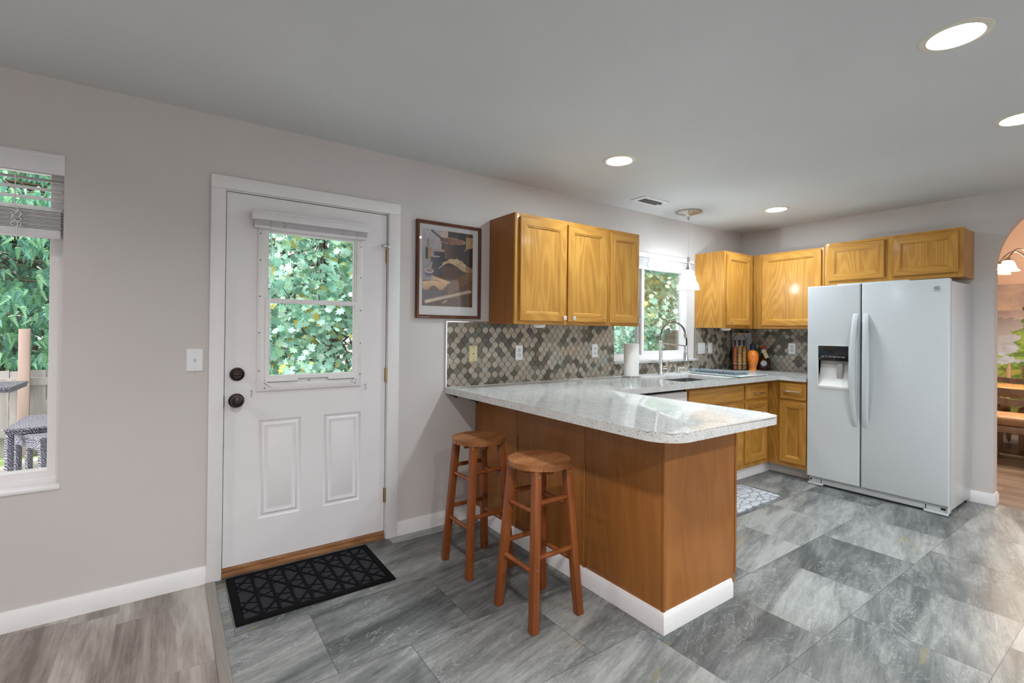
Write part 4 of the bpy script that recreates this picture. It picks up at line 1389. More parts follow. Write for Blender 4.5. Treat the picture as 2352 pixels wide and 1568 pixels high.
MB().cyl((3.985, -0.20, 0.90), (3.985, -0.20, 0.72), 0.003, n=8).build('corner_seam', MAT['chrome'], sk)

# faucet
fa = thing('kitchen_faucet', 'tall chrome spring faucet with pull-down spray behind the sink', 'faucet', (3.755, -0.075, CT1))
FXc, FYc = 3.755, -0.075
MB().lathe([(0, 0), (0.028, 0), (0.028, 0.008), (0.023, 0.014), (0.0215, 0.05), (0.0215, 0.135), (0.017, 0.145), (0.0165, 0.28), (0.019, 0.285), (0.019, 0.315), (0.014, 0.32)], (FXc, FYc, CT1), n=24).build('body', MAT['chrome'], fa)
b = MB()
b.cyl((FXc, FYc, CT1 + 0.060), (FXc + 0.085, FYc + 0.0, CT1 + 0.060), 0.017, n=16)
b.tube([(FXc + 0.075, FYc, CT1 + 0.065), (FXc + 0.10, FYc - 0.004, CT1 + 0.105), (FXc + 0.112, FYc - 0.006, CT1 + 0.128)], [0.006, 0.006, 0.009], 10)
b.build('handle', MAT['chrome'], fa)
SXe, SYe = 3.84, -0.285
arc = []
for i in range(29):
    t = i / 28
    a = PI * t * 0.93
    k = 0.5 - 0.5 * math.cos(a)
    hgt = 0.355 + 0.135 * math.sin(a) if t < 1 else 0.36
    arc.append(Vector((FXc + (SXe - FXc) * k, FYc + (SYe - FYc) * k, CT1 + hgt)))
arc = [Vector((FXc, FYc, CT1 + 0.31)), Vector((FXc, FYc, CT1 + 0.335))] + arc
hose = arc + [Vector((SXe + 0.003, SYe - 0.006, CT1 + 0.335)), Vector((SXe + 0.004, SYe - 0.008, CT1 + 0.29)), Vector((SXe, SYe, CT1 + 0.255))]
MB().tube(hose, 0.0065, 8).build('hose', MAT['black_gloss'], fa)
# spring coil round the arc
coil = []
L = [0]
for p, q in zip(arc, arc[1:]):
    L.append(L[-1] + (q - p).length)
turns, nseg = 26, 26 * 9
prev_a = Vector((1, 0, 0))
for i in range(nseg + 1):
    sL = L[-1] * i / nseg
    k = max(j for j in range(len(L)) if L[j] <= sL + 1e-9)
    k = min(k, len(arc) - 2)
    f = (sL - L[k]) / (L[k + 1] - L[k])
    p = arc[k].lerp(arc[k + 1], f)
    t = (arc[min(k + 2, len(arc) - 1)] - arc[max(k - 1, 0)]).normalized()
    a = Vector((FYc - SYe, SXe - FXc, 0)).normalized()
    b2 = t.cross(a)
    th = 2 * PI * turns * i / nseg
    coil.append(p + (a * math.cos(th) + b2 * math.sin(th)) * 0.0115)
MB().tube(coil, 0.0027, 5).build('spring', MAT['chrome'], fa)
MB().lathe([(0.010, 0.02), (0.014, 0.018), (0.014, -0.018), (0.010, -0.02)], tuple(arc[-1]), axis=(0.1, -0.3, -1), n=16).build('spring_collar', MAT['chrome'], fa)
MB().tube([(FXc, FYc, CT1 + 0.295), (SXe, SYe, CT1 + 0.272)], 0.0055, 10).build('support_arm', MAT['chrome'], fa)
MB().lathe([(0.0, 0.275), (0.014, 0.275), (0.016, 0.26), (0.016, 0.235), (0.014, 0.225), (0.017, 0.21), (0.026, 0.148), (0.026, 0.138), (0.020, 0.135), (0.0, 0.135)], (SXe, SYe, CT1), n=22).build('spray_head', MAT['chrome'], fa)
sp = thing('soap_dispenser', 'small chrome soap pump between faucet and drying rack', 'soap dispenser', (4.015, -0.085, CT1))
MB().lathe([(0, 0), (0.021, 0), (0.021, 0.006), (0.010, 0.010), (0.009, 0.04), (0.013, 0.045), (0.013, 0.062), (0, 0.064)], (4.015, -0.085, CT1), n=18).build('pump', MAT['chrome'], sp)
MB().tube([(4.015, -0.085, CT1 + 0.054), (4.03, -0.15, CT1 + 0.058), (4.03, -0.165, CT1 + 0.045)], 0.006, 8).build('spout', MAT['chrome'], sp)

# paper towel
pt = thing('paper_towel_roll', 'white paper towel roll standing on a wire holder near the sink', 'paper towel', (3.224, -0.184, CT1))
MB().lathe([(0.02, 0.018), (0.062, 0.018), (0.0635, 0.022), (0.0635, 0.290), (0.062, 0.294), (0.021, 0.294), (0.021, 0.28)], (3.224, -0.184, CT1), n=40).build('roll', MAT['paper'], pt)
b = MB()
b.tube([(3.224 + 0.076 * math.cos(2 * PI * k / 28), -0.184 + 0.076 * math.sin(2 * PI * k / 28), CT1 + 0.010) for k in range(28)], 0.0035, 6, closed=True)
for k in range(4):
    a = 2 * PI * k / 4 + 0.5
    b.sphere((3.224 + 0.076 * math.cos(a), -0.184 + 0.076 * math.sin(a), CT1 + 0.006), 0.006, nu=10, nv=8)
    b.tube([(3.224, -0.184, CT1 + 0.012), (3.224 + 0.076 * math.cos(a), -0.184 + 0.076 * math.sin(a), CT1 + 0.010)], 0.003, 6)
b.cyl((3.224, -0.184, CT1 + 0.01), (3.224, -0.184, CT1 + 0.30), 0.006, n=10)
b.build('wire_holder', MAT['chrome'], pt)

# drying board and rack
gb = thing('glass_board', 'pale glass worktop saver lying flat to the side of the sink', 'cutting board', (4.36, -0.40, CT1))
b = MB()
b.prism(rounded([(4.10, -0.66), (4.60, -0.66), (4.60, -0.13), (4.10, -0.13)], {0: 0.03, 1: 0.03, 2: 0.03, 3: 0.03}), 'z', CT1 + 0.006, CT1 + 0.012, bev=0.002)
b.build('glass_sheet', MAT['boardglass'], gb)
for qx, qy in ((4.13, -0.63), (4.57, -0.63), (4.57, -0.16), (4.13, -0.16)):
    MB().cyl((qx, qy, CT1), (qx, qy, CT1 + 0.006), 0.012, n=12).build('foot', MAT['black'], gb)
dr = thing('drying_rack', 'grey ridged dish drying mat lying on the pale glass board', 'drying mat', (4.26, -0.38, CT1 + 0.012))
b = MB()
zr = CT1 + 0.0122
b.box(4.12, 4.34, -0.60, -0.145, zr, zr + 0.005, bev=0.002)
for k in range(13):
    y = -0.575 + k * 0.033
    b.box(4.15, 4.325, y - 0.006, y + 0.006, zr + 0.005, zr + 0.030, bev=0.005)
b.box(4.315, 4.335, -0.59, -0.16, zr + 0.005, zr + 0.022, bev=0.003)
b.build('ridged_mat', MAT['rack'], dr)
MB().prism([(-0.20, zr + 0.004), (-0.09, zr + 0.022), (-0.085, zr + 0.024), (-0.092, zr + 0.028), (-0.20, zr + 0.008)], 'x', 4.16, 4.30).build('curled_lip', MAT['rack'], dr)

# oil bottle caddy -------------------------------------------------------
ox, oy = 4.935, -0.175
oc = thing('bottle_caddy', 'black wire caddy with wooden carry handle holding three tall oil bottles', 'caddy', (ox, oy, CT1))
Ud = Vector((0.79, -0.61, 0))     # the row of bottles is seen broadside
b = MB()
ctr = Vector((ox, oy, CT1))
Pd = Vector((0.61, 0.79, 0))
for zz in (0.006, 0.06):
    b.tube([ctr + Ud * a * 0.075 + Pd * c_ * 0.03 + Vector((0, 0, zz)) for a, c_ in ((-1, -1), (1, -1), (1, 1), (-1, 1))], 0.003, 6, closed=True)
for a in (-0.075, 0.075):
    b.tube([ctr + Ud * a + Vector((0, 0, 0.004)), ctr + Ud * a + Vector((0, 0, 0.30))], 0.003, 6)
    for c_ in (-1, 1):
        b.tube([ctr + Ud * a + Pd * c_ * 0.03 + Vector((0, 0, 0.0)), ctr + Ud * a + Pd * c_ * 0.03 + Vector((0, 0, 0.06))], 0.003, 6)
hp = [ctr + Ud * 0.075 * math.cos(PI * k / 14) + Vector((0, 0, 0.30 + 0.085 * math.sin(PI * k / 14))) for k in range(15)]
b.tube(hp, 0.003, 6)
b.tube([ctr + Ud * -0.025 + Vector((0, 0, 0.06)), ctr + Ud * -0.025 + Pd * 0.03 + Vector((0, 0, 0.12))], 0.002, 5)
b.build('wire_frame', MAT['blackmetal'], oc)
MB().cyl(ctr + Ud * -0.022 + Vector((0, 0, 0.384)), ctr + Ud * 0.022 + Vector((0, 0, 0.384)), 0.009, n=10).build('handle_grip', MAT['lightwood'], oc)
for a, mm, lab in ((-0.048, 'oil_red', 'tall oil bottle with red and amber filling at the window end of the caddy'), (0.0, 'oil_mix', 'tall oil bottle with mixed peppercorn filling, middle of the caddy'), (0.048, 'oil_gold', 'tall oil bottle with dark red and yellow filling next to the orange bottle')):
    c0 = ctr + Ud * a + Vector((0, 0, 0.008))
    t = thing('oil_bottle', lab, 'bottle', tuple(c0), 'oil bottles in the caddy')
    b = MB()
    b.lathe([(0, 0), (0.020, 0), (0.0215, 0.004), (0.0215, 0.225), (0.018, 0.24), (0.011, 0.248), (0.010, 0.262)], c0, n=18)
    b.build('glass_body', MAT[mm], t)
    MB().lathe([(0.0225, 0.058), (0.0225, 0.062)], c0, n=18).build('band', MAT['label'], t)
    MB().lathe([(0.010, 0.255), (0.013, 0.257), (0.013, 0.30), (0.015, 0.305), (0.015, 0.313), (0, 0.314)], c0, n=14).build('stopper', MAT['black'], t)
c0 = Vector((5.055, -0.255, CT1))
t = thing('preserve_bottle', 'bulging clear bottle of orange preserve with dark blue cap', 'bottle', tuple(c0))
MB().lathe([(0, 0), (0.040, 0), (0.041, 0.010), (0.035, 0.022), (0.042, 0.05), (0.054, 0.10), (0.058, 0.135), (0.054, 0.175), (0.040, 0.205), (0.026, 0.215)], c0, n=26).build('jar_body', MAT['orange'], t)
MB().lathe([(0.026, 0.212), (0.030, 0.215), (0.030, 0.245), (0.026, 0.25), (0.030, 0.258), (0.029, 0.275), (0.02, 0.282), (0, 0.283)], c0, n=22).build('cap', MAT['navycap'], t)
c0 = Vector((5.165, -0.315, CT1))
t = thing('syrup_bottle', 'dark round-bodied syrup bottle with red cap and cream neck tag', 'bottle', tuple(c0))
FD = Vector((-0.88, -0.47, 0))
b = MB()
b.sphere(c0 + Vector((0, 0, 0.078)), 0.066, 0.066, 0.078, nu=24, nv=16)
b.lathe([(0.05, 0), (0.055, 0.006), (0.045, 0.02)], c0, n=22)
b.lathe([(0.05, 0.125), (0.032, 0.155), (0.023, 0.18), (0.022, 0.215)], c0, n=22)
b.build('glass_body', MAT['syrup'], t)
MB().lathe([(0.024, 0.185), (0.024, 0.222), (0.02, 0.225)], c0, n=18).build('neck_wrap', MAT['label'], t)
MB().lathe([(0.021, 0.222), (0.022, 0.224), (0.022, 0.252), (0.018, 0.256), (0, 0.257)], c0, n=18).build('cap', MAT['redcap'], t)
MB().lathe([(0.0, 0.069), (0.029, 0.066), (0.030, 0.055)], c0 + Vector((0, 0, 0.078)), axis=tuple(FD), n=24).build('round_label', MAT['labelgrey'], t)
q = c0 + FD * 0.034 + Vector((0.0, -0.02, 0.165))
MB().box(-0.018, 0.018, -0.001, 0.001, -0.036, 0.036, mat=Matrix.Translation(q) @ Matrix.Rotation(math.radians(-62), 4, 'Z') @ Matrix.Rotation(math.radians(-24), 4, 'Y') @ Matrix.Rotation(math.radians(-25), 4, 'X')).build('neck_tag', MAT['label'], t)
mbd = MB()
mbd.box(-0.105, 0.105, -0.006, 0.006, 0, 0.40, bev=0.004, mat=Matrix.Translation((5.105, -0.118, CT1 + 0.001)) @ Matrix.Rotation(math.radians(-38), 4, 'Z') @ Matrix.Rotation(math.radians(-6), 4, 'X'))
tag(mbd.build('marble_board', MAT['marble'], origin=(5.155, -0.068, CT1)), 'grey marble board leaning in the counter corner behind the bottles', 'cutting board')

# ------------------------------------------------------------------ backsplash
TW, TH = 0.0572, 0.0714


def lantern(cx, cz, g=0.0026):
    """ogee tile outline, point up and down"""
    pts = []
    w, h = TW / 2 - g, TH * 0.5 + 0.003 - g
    for sgn_x, rev in ((1, False), (-1, True)):
        side = []
        for k in range(17):
            t = k / 16 * 2 - 1            # -1 bottom .. 1 top
            # blend of a cosine bell: wide in the middle, concave near the tips
            cs = math.cos(PI * abs(t))
            x = w * (0.5 + 0.5 * math.copysign(abs(cs) ** 0.62, cs))
            side.append((cx + sgn_x * x, cz + h * t))
        if rev:
            side = side[::-1]
        pts += side
    out = []
    for p in pts:
        if not out or math.hypot(p[0] - out[-1][0], p[1] - out[-1][1]) > 1e-5:
            out.append(p)
    if math.hypot(out[0][0] - out[-1][0], out[0][1] - out[-1][1]) < 1e-5:
        out.pop()
    return out


def clip(poly, rect):
    for ax, lim, sg in ((0, rect[0], 1), (0, rect[1], -1), (1, rect[2], 1), (1, rect[3], -1)):
        o = []
        for i in range(len(poly)):
            a, b_ = poly[i - 1], poly[i]
            ia, ib = (a[ax] - lim) * sg >= 0, (b_[ax] - lim) * sg >= 0
            if ia != ib:
                t = (lim - a[ax]) / (b_[ax] - a[ax])
                o.append((a[0] + (b_[0] - a[0]) * t, a[1] + (b_[1] - a[1]) * t))
            if ib:
                o.append(b_)
        poly = o
        if len(poly) < 3:
            return None
    return poly


LIGHT = [S(168, 159, 145), S(158, 150, 138), S(176, 168, 153), S(160, 152, 143), S(170, 156, 140), S(163, 161, 150)]
DARK = [S(98, 92, 78), S(110, 104, 90), S(88, 82, 74), S(96, 98, 90), S(118, 112, 98)]


def mosaic(name, rects, mk, thick_n, parent, seed):
    """rects: (u0,u1,z0,z1) areas; mk(u,z,depth) -> point"""
    rnd = random.Random(seed)
    bmx = bmesh.new()
    cl = bmx.loops.layers.float_color.new('Col')
    for rect in rects:
        i0, i1 = int(rect[0] / (TW / 2)) - 3, int(rect[1] / (TW / 2)) + 3
        j0, j1 = int(rect[2] / (TH / 2)) - 3, int(rect[3] / (TH / 2)) + 3
        for i in range(min(i0, i1), max(i0, i1)):
            for j in range(j0, j1):
                if (i + j) % 2:
                    continue
                cu, cz = i * TW / 2, j * TH / 2 + 0.005
                key = random.Random(i * 7919 + j * 104729 + seed)
                pl = clip(lantern(cu, cz), rect)
                if not pl:
                    continue
                patch = mnoise.noise(Vector((cu * 4.2, cz * 4.2, seed * 3.1)))
                c = key.choice(DARK) if key.random() < 0.34 + patch * 0.3 else key.choice(LIGHT)
                k = 0.92 + 0.16 * key.random()
                c = (c[0] * k, c[1] * k, c[2] * k, 1)
                mu, mz = sum(p[0] for p in pl) / len(pl), sum(p[1] for p in pl) / len(pl)
                base = [bmx.verts.new(mk(u_, z_, 0.0035)) for u_, z_ in pl]
                top = [bmx.verts.new(mk(mu + (u_ - mu) * 0.92, mz + (z_ - mz) * 0.92, 0.0058)) for u_, z_ in pl]
                fs = [bmx.faces.new(top)]
                n = len(pl)
                for a in range(n):
                    fs.append(bmx.faces.new((base[a], base[(a + 1) % n], top[(a + 1) % n], top[a])))
                for f in fs:
                    for l in f.loops:
                        l[cl] = c
    bmesh.ops.recalc_face_normals(bmx, faces=bmx.faces)
    me = bpy.data.meshes.new(name)
    org = ORG[parent.name]
    bmesh.ops.translate(bmx, verts=bmx.verts, vec=-org)
    bmx.to_mesh(me)
    bmx.free()
    me.materials.append(MAT['tilecol'])
    me.shade_smooth()
    me.set_sharp_from_angle(angle=math.radians(25))
    ob = bpy.data.objects.new(name, me)
    COL.objects.link(ob)
    ob.parent = parent
    ORG[ob.name] = org
    return ob


SZT = 1.380
bs = thing('tile_backsplash', 'cream and taupe lantern mosaic backsplash on the window wall above the worktop', 'backsplash', (2.4, 0.0, CT1))
rN = [(1.549, 3.198, CT1 + 0.001, SZT), (3.198, 4.388, CT1 + 0.001, 1.037), (4.388, X1 - 0.012, CT1 + 0.001, SZT)]
b = MB()
for q in rN:
    b.box(q[0], q[1], -0.008, -0.001, q[2], q[3])
b.build('grout_bed', MAT['grout'], bs)
mosaic('mosaic_tiles', rN, lambda u_, z_, dd: (u_, -0.0045 - dd, z_), None, bs, 3)
b = MB()
b.box(1.540, 1.549, -0.0125, -0.001, CT1, SZT + 0.008)
b.box(1.549, 1.893, -0.0125, -0.001, SZT, SZT + 0.008)
note(b.build('metal_edge', MAT['chrome'], bs), 'thin metal edging strip')
bs = thing('tile_backsplash', 'lantern mosaic backsplash on the refrigerator wall behind the bottles', 'backsplash', (X1, -0.5, CT1))
rE = [(-0.985, -0.013, CT1 + 0.001, SZT)]
b = MB()
b.box(X1 - 0.008, X1 - 0.001, -0.985, -0.001, CT1 + 0.001, SZT)
b.build('grout_bed', MAT['grout'], bs)
mosaic('mosaic_tiles', rE, lambda u_, z_, dd: (X1 - 0.0045 - dd, u_, z_), None, bs, 5)

# ------------------------------------------------------------------ kitchen window
w2 = bpy.data.objects.new('window_2', None)
COL.objects.link(w2)
w2.location = (3.79, 0.1, 1.066)
ORG['window_2'] = Vector(w2.location)
struct(w2, 'white sliding window over the sink')
b = MB()
b.ring((WIN_K[0], 0.15, WIN_K[2]), (1, 0, 0), (0, 0, 1), (0, -1, 0), WIN_K[1] - WIN_K[0], WIN_K[3] - WIN_K[2], [(0, 0), (0, 0.065), (0.020, 0.065), (0.022, 0.055), (0.040, 0.055), (0.042, 0.03), (0.050, 0.03), (0.050, 0.0)], fill=False)
b.build('window_frame', MAT['vinyl'], w2)
s1 = MB()
s1.ring((3.690, 0.122, 1.106), (1, 0, 0), (0, 0, 1), (0, -1, 0), 0.655, 0.93, [(0, 0), (0, 0.026), (0.034, 0.026), (0.036, 0.018), (0.036, 0)], fill=False)
s1 = s1.build('sliding_sash', MAT['vinyl'], w2)
MB().box(3.72, 4.31, 0.106, 0.109, 1.14, 2.0).build('pane', MAT['glass'], s1)
s2 = MB()
s2.ring((3.240, 0.148, 1.106), (1, 0, 0), (0, 0, 1), (0, -1, 0), 0.485, 0.93, [(0, 0), (0, 0.022), (0.016, 0.022), (0.018, 0.016), (0.018, 0)], fill=False)
s2.box(3.655, 3.690, 0.120, 0.146, 1.106, 2.04)
s2 = s2.build('fixed_sash', MAT['grey_plastic'], w2)
MB().box(3.25, 3.71, 0.134, 0.137, 1.115, 2.03).build('pane', MAT['glass'], s2)
MB().box(3.25, 3.71, 0.1475, 0.1485, 1.115, 2.03).build('insect_screen', MAT['screen'], s2)
struct(MB().box(3.190, 4.425, -0.030, 0.085, 1.038, 1.0655, bev=0.004).build('trim_4', MAT['quartz']), 'grey quartz sill of the sink window')
kb = thing('window_blind', 'white slat blind raised to the top of the sink window', 'blind', (3.8, 0.03, 1.92))
MB().box(3.205, 4.380, -0.004, 0.050, 2.026, 2.072, bev=0.004).build('headrail', MAT['blind'], kb)
b = MB()
for k in range(16):
    b.box(3.212, 4.374, 0.004 + 0.001 * (k % 2), 0.052, 1.945 + k * 0.0049, 1.9478 + k * 0.0049)
b.build('stacked_slats', MAT['blind'], kb)
MB().box(3.212, 4.374, 0.002, 0.054, 1.917, 1.943, bev=0.004).build('bottom_rail', MAT['blind'], kb)
for cx in (3.30, 3.66, 4.02, 4.30):
    MB().tube([(cx, 0.0, 2.026), (cx + 0.012, -0.002, 1.99), (cx - 0.008, -0.003, 1.96), (cx + 0.01, -0.002, 1.92)], 0.003, 5).build('ladder_cord', MAT['blind'], kb)

# ------------------------------------------------------------------ refrigerator
FXF = 4.631
fr = thing('refrigerator', 'white side-by-side refrigerator with a black dispenser panel', 'refrigerator', (4.94, -1.455, 0.0))
b = MB()
b.box(FXF + 0.075, X1 - 0.02, -1.934, -0.977, 0.035, 1.726, bev=0.004)
b.box(FXF + 0.068, FXF + 0.076, -1.925, -0.985, 0.08, 1.72)
b.build('cabinet_body', MAT['white_app'], fr)
SEAM = -1.3815
# freezer door with a dispenser recess
FY0, FY1, FZ0, FZ1 = -1.376, -0.975, 0.071, 1.742
DY0, DY1, DZ0, DZ1 = -1.301, -1.060, 0.858, 1.228
b = MB()
ys, zs = [FY0, DY0, DY1, FY1], [FZ0, DZ0, DZ1, FZ1]
for i in range(3):
    for j in range(3):
        if i == 1 and j == 1:
            continue
        b.box(FXF, FXF + 0.066, ys[i], ys[i + 1], zs[j], zs[j + 1])
bmesh.ops.remove_doubles(b.bm, verts=b.bm.verts, dist=1e-5)
dup = {}
for f in list(b.bm.faces):
    k = tuple(sorted(v.index for v in f.verts)) if False else tuple(sorted((round(v.co.x, 4), round(v.co.y, 4), round(v.co.z, 4)) for v in f.verts))
    dup.setdefault(k, []).append(f)
bmesh.ops.delete(b.bm, geom=[f for L_ in dup.values() if len(L_) > 1 for f in L_], context='FACES_ONLY')
es = [e for e in b.bm.edges if all(abs(v.co.x - FXF) < 1e-4 for v in e.verts) and (all(abs(v.co.y - FY0) < 1e-4 for v in e.verts) or all(abs(v.co.y - FY1) < 1e-4 for v in e.verts) or all(abs(v.co.z - FZ0) < 1e-4 for v in e.verts) or all(abs(v.co.z - FZ1) < 1e-4 for v in e.verts))]
bmesh.ops.bevel(b.bm, geom=es, offset=0.008, segments=3, profile=0.5, affect='EDGES')
fd = b.build('freezer_door', MAT['white_app'], fr, smooth=False)
# dispenser
dsp = MB()
dsp.ring((FXF, DY1, DZ0), (0, -1, 0), (0, 0, 1), (-1, 0, 0), DY1 - DY0, DZ1 - DZ0, [(0, 0), (0, 0.004), (0.005, 0.004), (0.006, -0.004)], fill=False)
N6 = 10
for k in range(N6):
    t0, t1 = k / N6, (k + 1) / N6
    xx = lambda t: FXF + 0.062 * math.sin(PI * (t * 0.5 + 0.0)) * (1 if t > 0 else 0)
    dsp.poly([(xx(t0) + 0.0, DY0, DZ0 + 0.02 + t0 * 0.235), (xx(t0), DY1, DZ0 + 0.02 + t0 * 0.235), (xx(t1), DY1, DZ0 + 0.02 + t1 * 0.235), (xx(t1), DY0, DZ0 + 0.02 + t1 * 0.235)])
for y in (DY0, DY1):
    dsp.poly([(FXF - 0.0, y, DZ0), (FXF + 0.062, y, DZ0), (FXF + 0.062, y, DZ1), (FXF, y, DZ1)])
dsp.poly([(FXF + 0.062, DY0, DZ0 + 0.255), (FXF + 0.062, DY1, DZ0 + 0.255), (FXF, DY1, DZ0 + 0.255), (FXF, DY0, DZ0 + 0.255)])
dso = dsp.build('dispenser_recess', MAT['white_app2'], fd, smooth=True, angle=50)
MB().box(FXF - 0.004, FXF + 0.03, DY0 + 0.005, DY1 - 0.005, DZ0 + 0.002, DZ0 + 0.024, bev=0.003).build('drip_tray', MAT['white_app2'], fd)
MB().box(FXF - 0.005, FXF + 0.02, DY0 + 0.003, DY1 - 0.003, 1.094, DZ1 - 0.002, bev=0.006).build('control_panel', MAT['black_gloss'], fd)
b = MB()
for (ya, yb, zz) in ((-1.090, -1.112, 1.128), (-1.128, -1.136, 1.128), (-1.152, -1.170, 1.127), (-1.180, -1.205, 1.126), (-1.215, -1.232, 1.125), (-1.240, -1.272, 1.125)):
    b.box(FXF - 0.0058, FXF - 0.0049, yb, ya, zz, zz + 0.0035)
b.box(FXF - 0.0058, FXF - 0.0049, -1.272, -1.095, 1.1335, 1.1347)
note(b.build('control_icons', MAT['grey_plastic'], fd), 'row of small pale control icons')
MB().box(FXF + 0.022, FXF + 0.040, -1.245, -1.200, 0.945, 1.075, bev=0.006).build('dispenser_paddle', MAT['grey_plastic'], fd)
b = MB()
b.box(FXF, FXF + 0.066, -1.936, -1.387, FZ0, FZ1, bev=0.008, seg=3)
rd = b.build('fresh_food_door', MAT['white_app'], fr)
# brand badge: squarish plate with the S-shaped mark
by0, bz0, bs_ = -1.842, 1.648, 0.043
b = MB()
b.prism(rounded([(by0, bz0), (by0 - bs_, bz0), (by0 - bs_, bz0 + bs_), (by0, bz0 + bs_)], {0: 0.012, 1: 0.006, 2: 0.012, 3: 0.006}), 'x', FXF - 0.003, FXF + 0.001)
bd = b.build('badge', plain('silver_badge', (0.55, 0.56, 0.57), 0.35), rd)
b = MB()
b.tube([(FXF - 0.0032, by0 - bs_ * p[0], bz0 + bs_ * p[1]) for p in ((0.88, 0.80), (0.5, 0.82), (0.2, 0.76), (0.14, 0.64), (0.2, 0.52), (0.5, 0.50), (0.8, 0.50), (0.88, 0.38), (0.8, 0.24), (0.5, 0.20), (0.12, 0.20))], 0.0014, 6)
b.bar((FXF - 0.0032, by0 - bs_ * 0.14, bz0 + bs_ * 0.50), (FXF - 0.0032, by0 - bs_ * 0.75, bz0 + bs_ * 0.62), 0.002, 0.004, roll=(0, 0, 1))
b.build('badge_mark', MAT['dark_slot'], bd)
for (yc, dr_, par) in ((-1.347, 1, fd), (-1.418, -1, rd)):
    b = MB()
    zA, zB = 0.562, 1.496
    n = 22
    rows = []
    for k in range(n + 1):
        t = k / n
        z = zA + (zB - zA) * t
        bow = math.sin(PI * t) ** 0.55 if 0 < t < 1 else 0
        xo = FXF - 0.002 - 0.052 * bow
        wv = 0.0185 + 0.003 * math.sin(PI * t)
        yo = yc + dr_ * 0.012 * math.sin(PI * t)
        rows.append([b.bm.verts.new(p) for p in ((xo + 0.020, yo - wv, z), (xo + 0.004, yo - wv, z), (xo, yo - wv * 0.7, z), (xo, yo + wv * 0.7, z), (xo + 0.004, yo + wv, z), (xo + 0.020, yo + wv, z))])
    for A, B in zip(rows, rows[1:]):
        for j in range(6):
            b.bm.faces.new((A[j], A[(j + 1) % 6], B[(j + 1) % 6], B[j]))
    b.bm.faces.new(rows[0][::-1])
    b.bm.faces.new(rows[-1])
    b.build('handle', MAT['white_app'], par, angle=50)
b = MB()
b.prism([(-1.70, 1.742), (-1.74, 1.7395), (-1.20, 1.7395), (-1.205, 1.750), (-1.69, 1.750)], 'x', FXF + 0.012, FXF + 0.07)
b.build('hinge_cover', MAT['white_app'], fr)
# base grille
b = MB()
b.box(FXF + 0.030, FXF + 0.09, -1.932, -0.985, 0.014, 0.066, bev=0.003)
b.box(FXF + 0.004, FXF + 0.05, -1.934, -1.79, 0.004, 0.020, bev=0.003)
b.box(FXF + 0.004, FXF + 0.05, -1.10, -0.982, 0.004, 0.020, bev=0.003)
b.box(FXF + 0.010, FXF + 0.05, -1.934, -1.925, 0.004, 0.066, bev=0.003)
b.build('base_grille', MAT['white_app'], fr)
b = MB()
b.box(FXF + 0.028, FXF + 0.030, -1.912, -1.885, 0.034, 0.050)
b.box(FXF + 0.028, FXF + 0.030, -1.800, -1.795, 0.022, 0.052)
b.box(FXF + 0.028, FXF + 0.030, -1.085, -1.080, 0.022, 0.052)
b.box(FXF + 0.028, FXF + 0.030, -1.008, -0.992, 0.034, 0.046)
b.box(FXF + 0.032, FXF + 0.3, -1.785, -1.115, 0.0, 0.0135)
b.build('grille_slots', MAT['black'], fr)
b = MB()
for y in (-1.90, -1.02):
    b.cyl((FXF + 0.12, y - 0.02, 0.017), (FXF + 0.12, y + 0.02, 0.017), 0.017, n=14)
    b.cyl((X1 - 0.08, y - 0.02, 0.017), (X1 - 0.08, y + 0.02, 0.017), 0.017, n=14)
b.build('rollers', MAT['black'], fr)

# ------------------------------------------------------------------ kitchen mat on the floor
km = MB()
km.prism(rounded([(3.05, -1.035), (4.060, -1.035), (4.060, -0.672), (3.05, -0.672)], {0: 0.04, 1: 0.04, 2: 0.04, 3: 0.04}), 'z', 0.0, 0.012, bev=0.004)
tag(km.build('kitchen_mat', MAT['greymat'], origin=(3.55, -0.85, 0)), 'light grey pebble-pattern floor mat in front of the sink cabinet', 'mat')

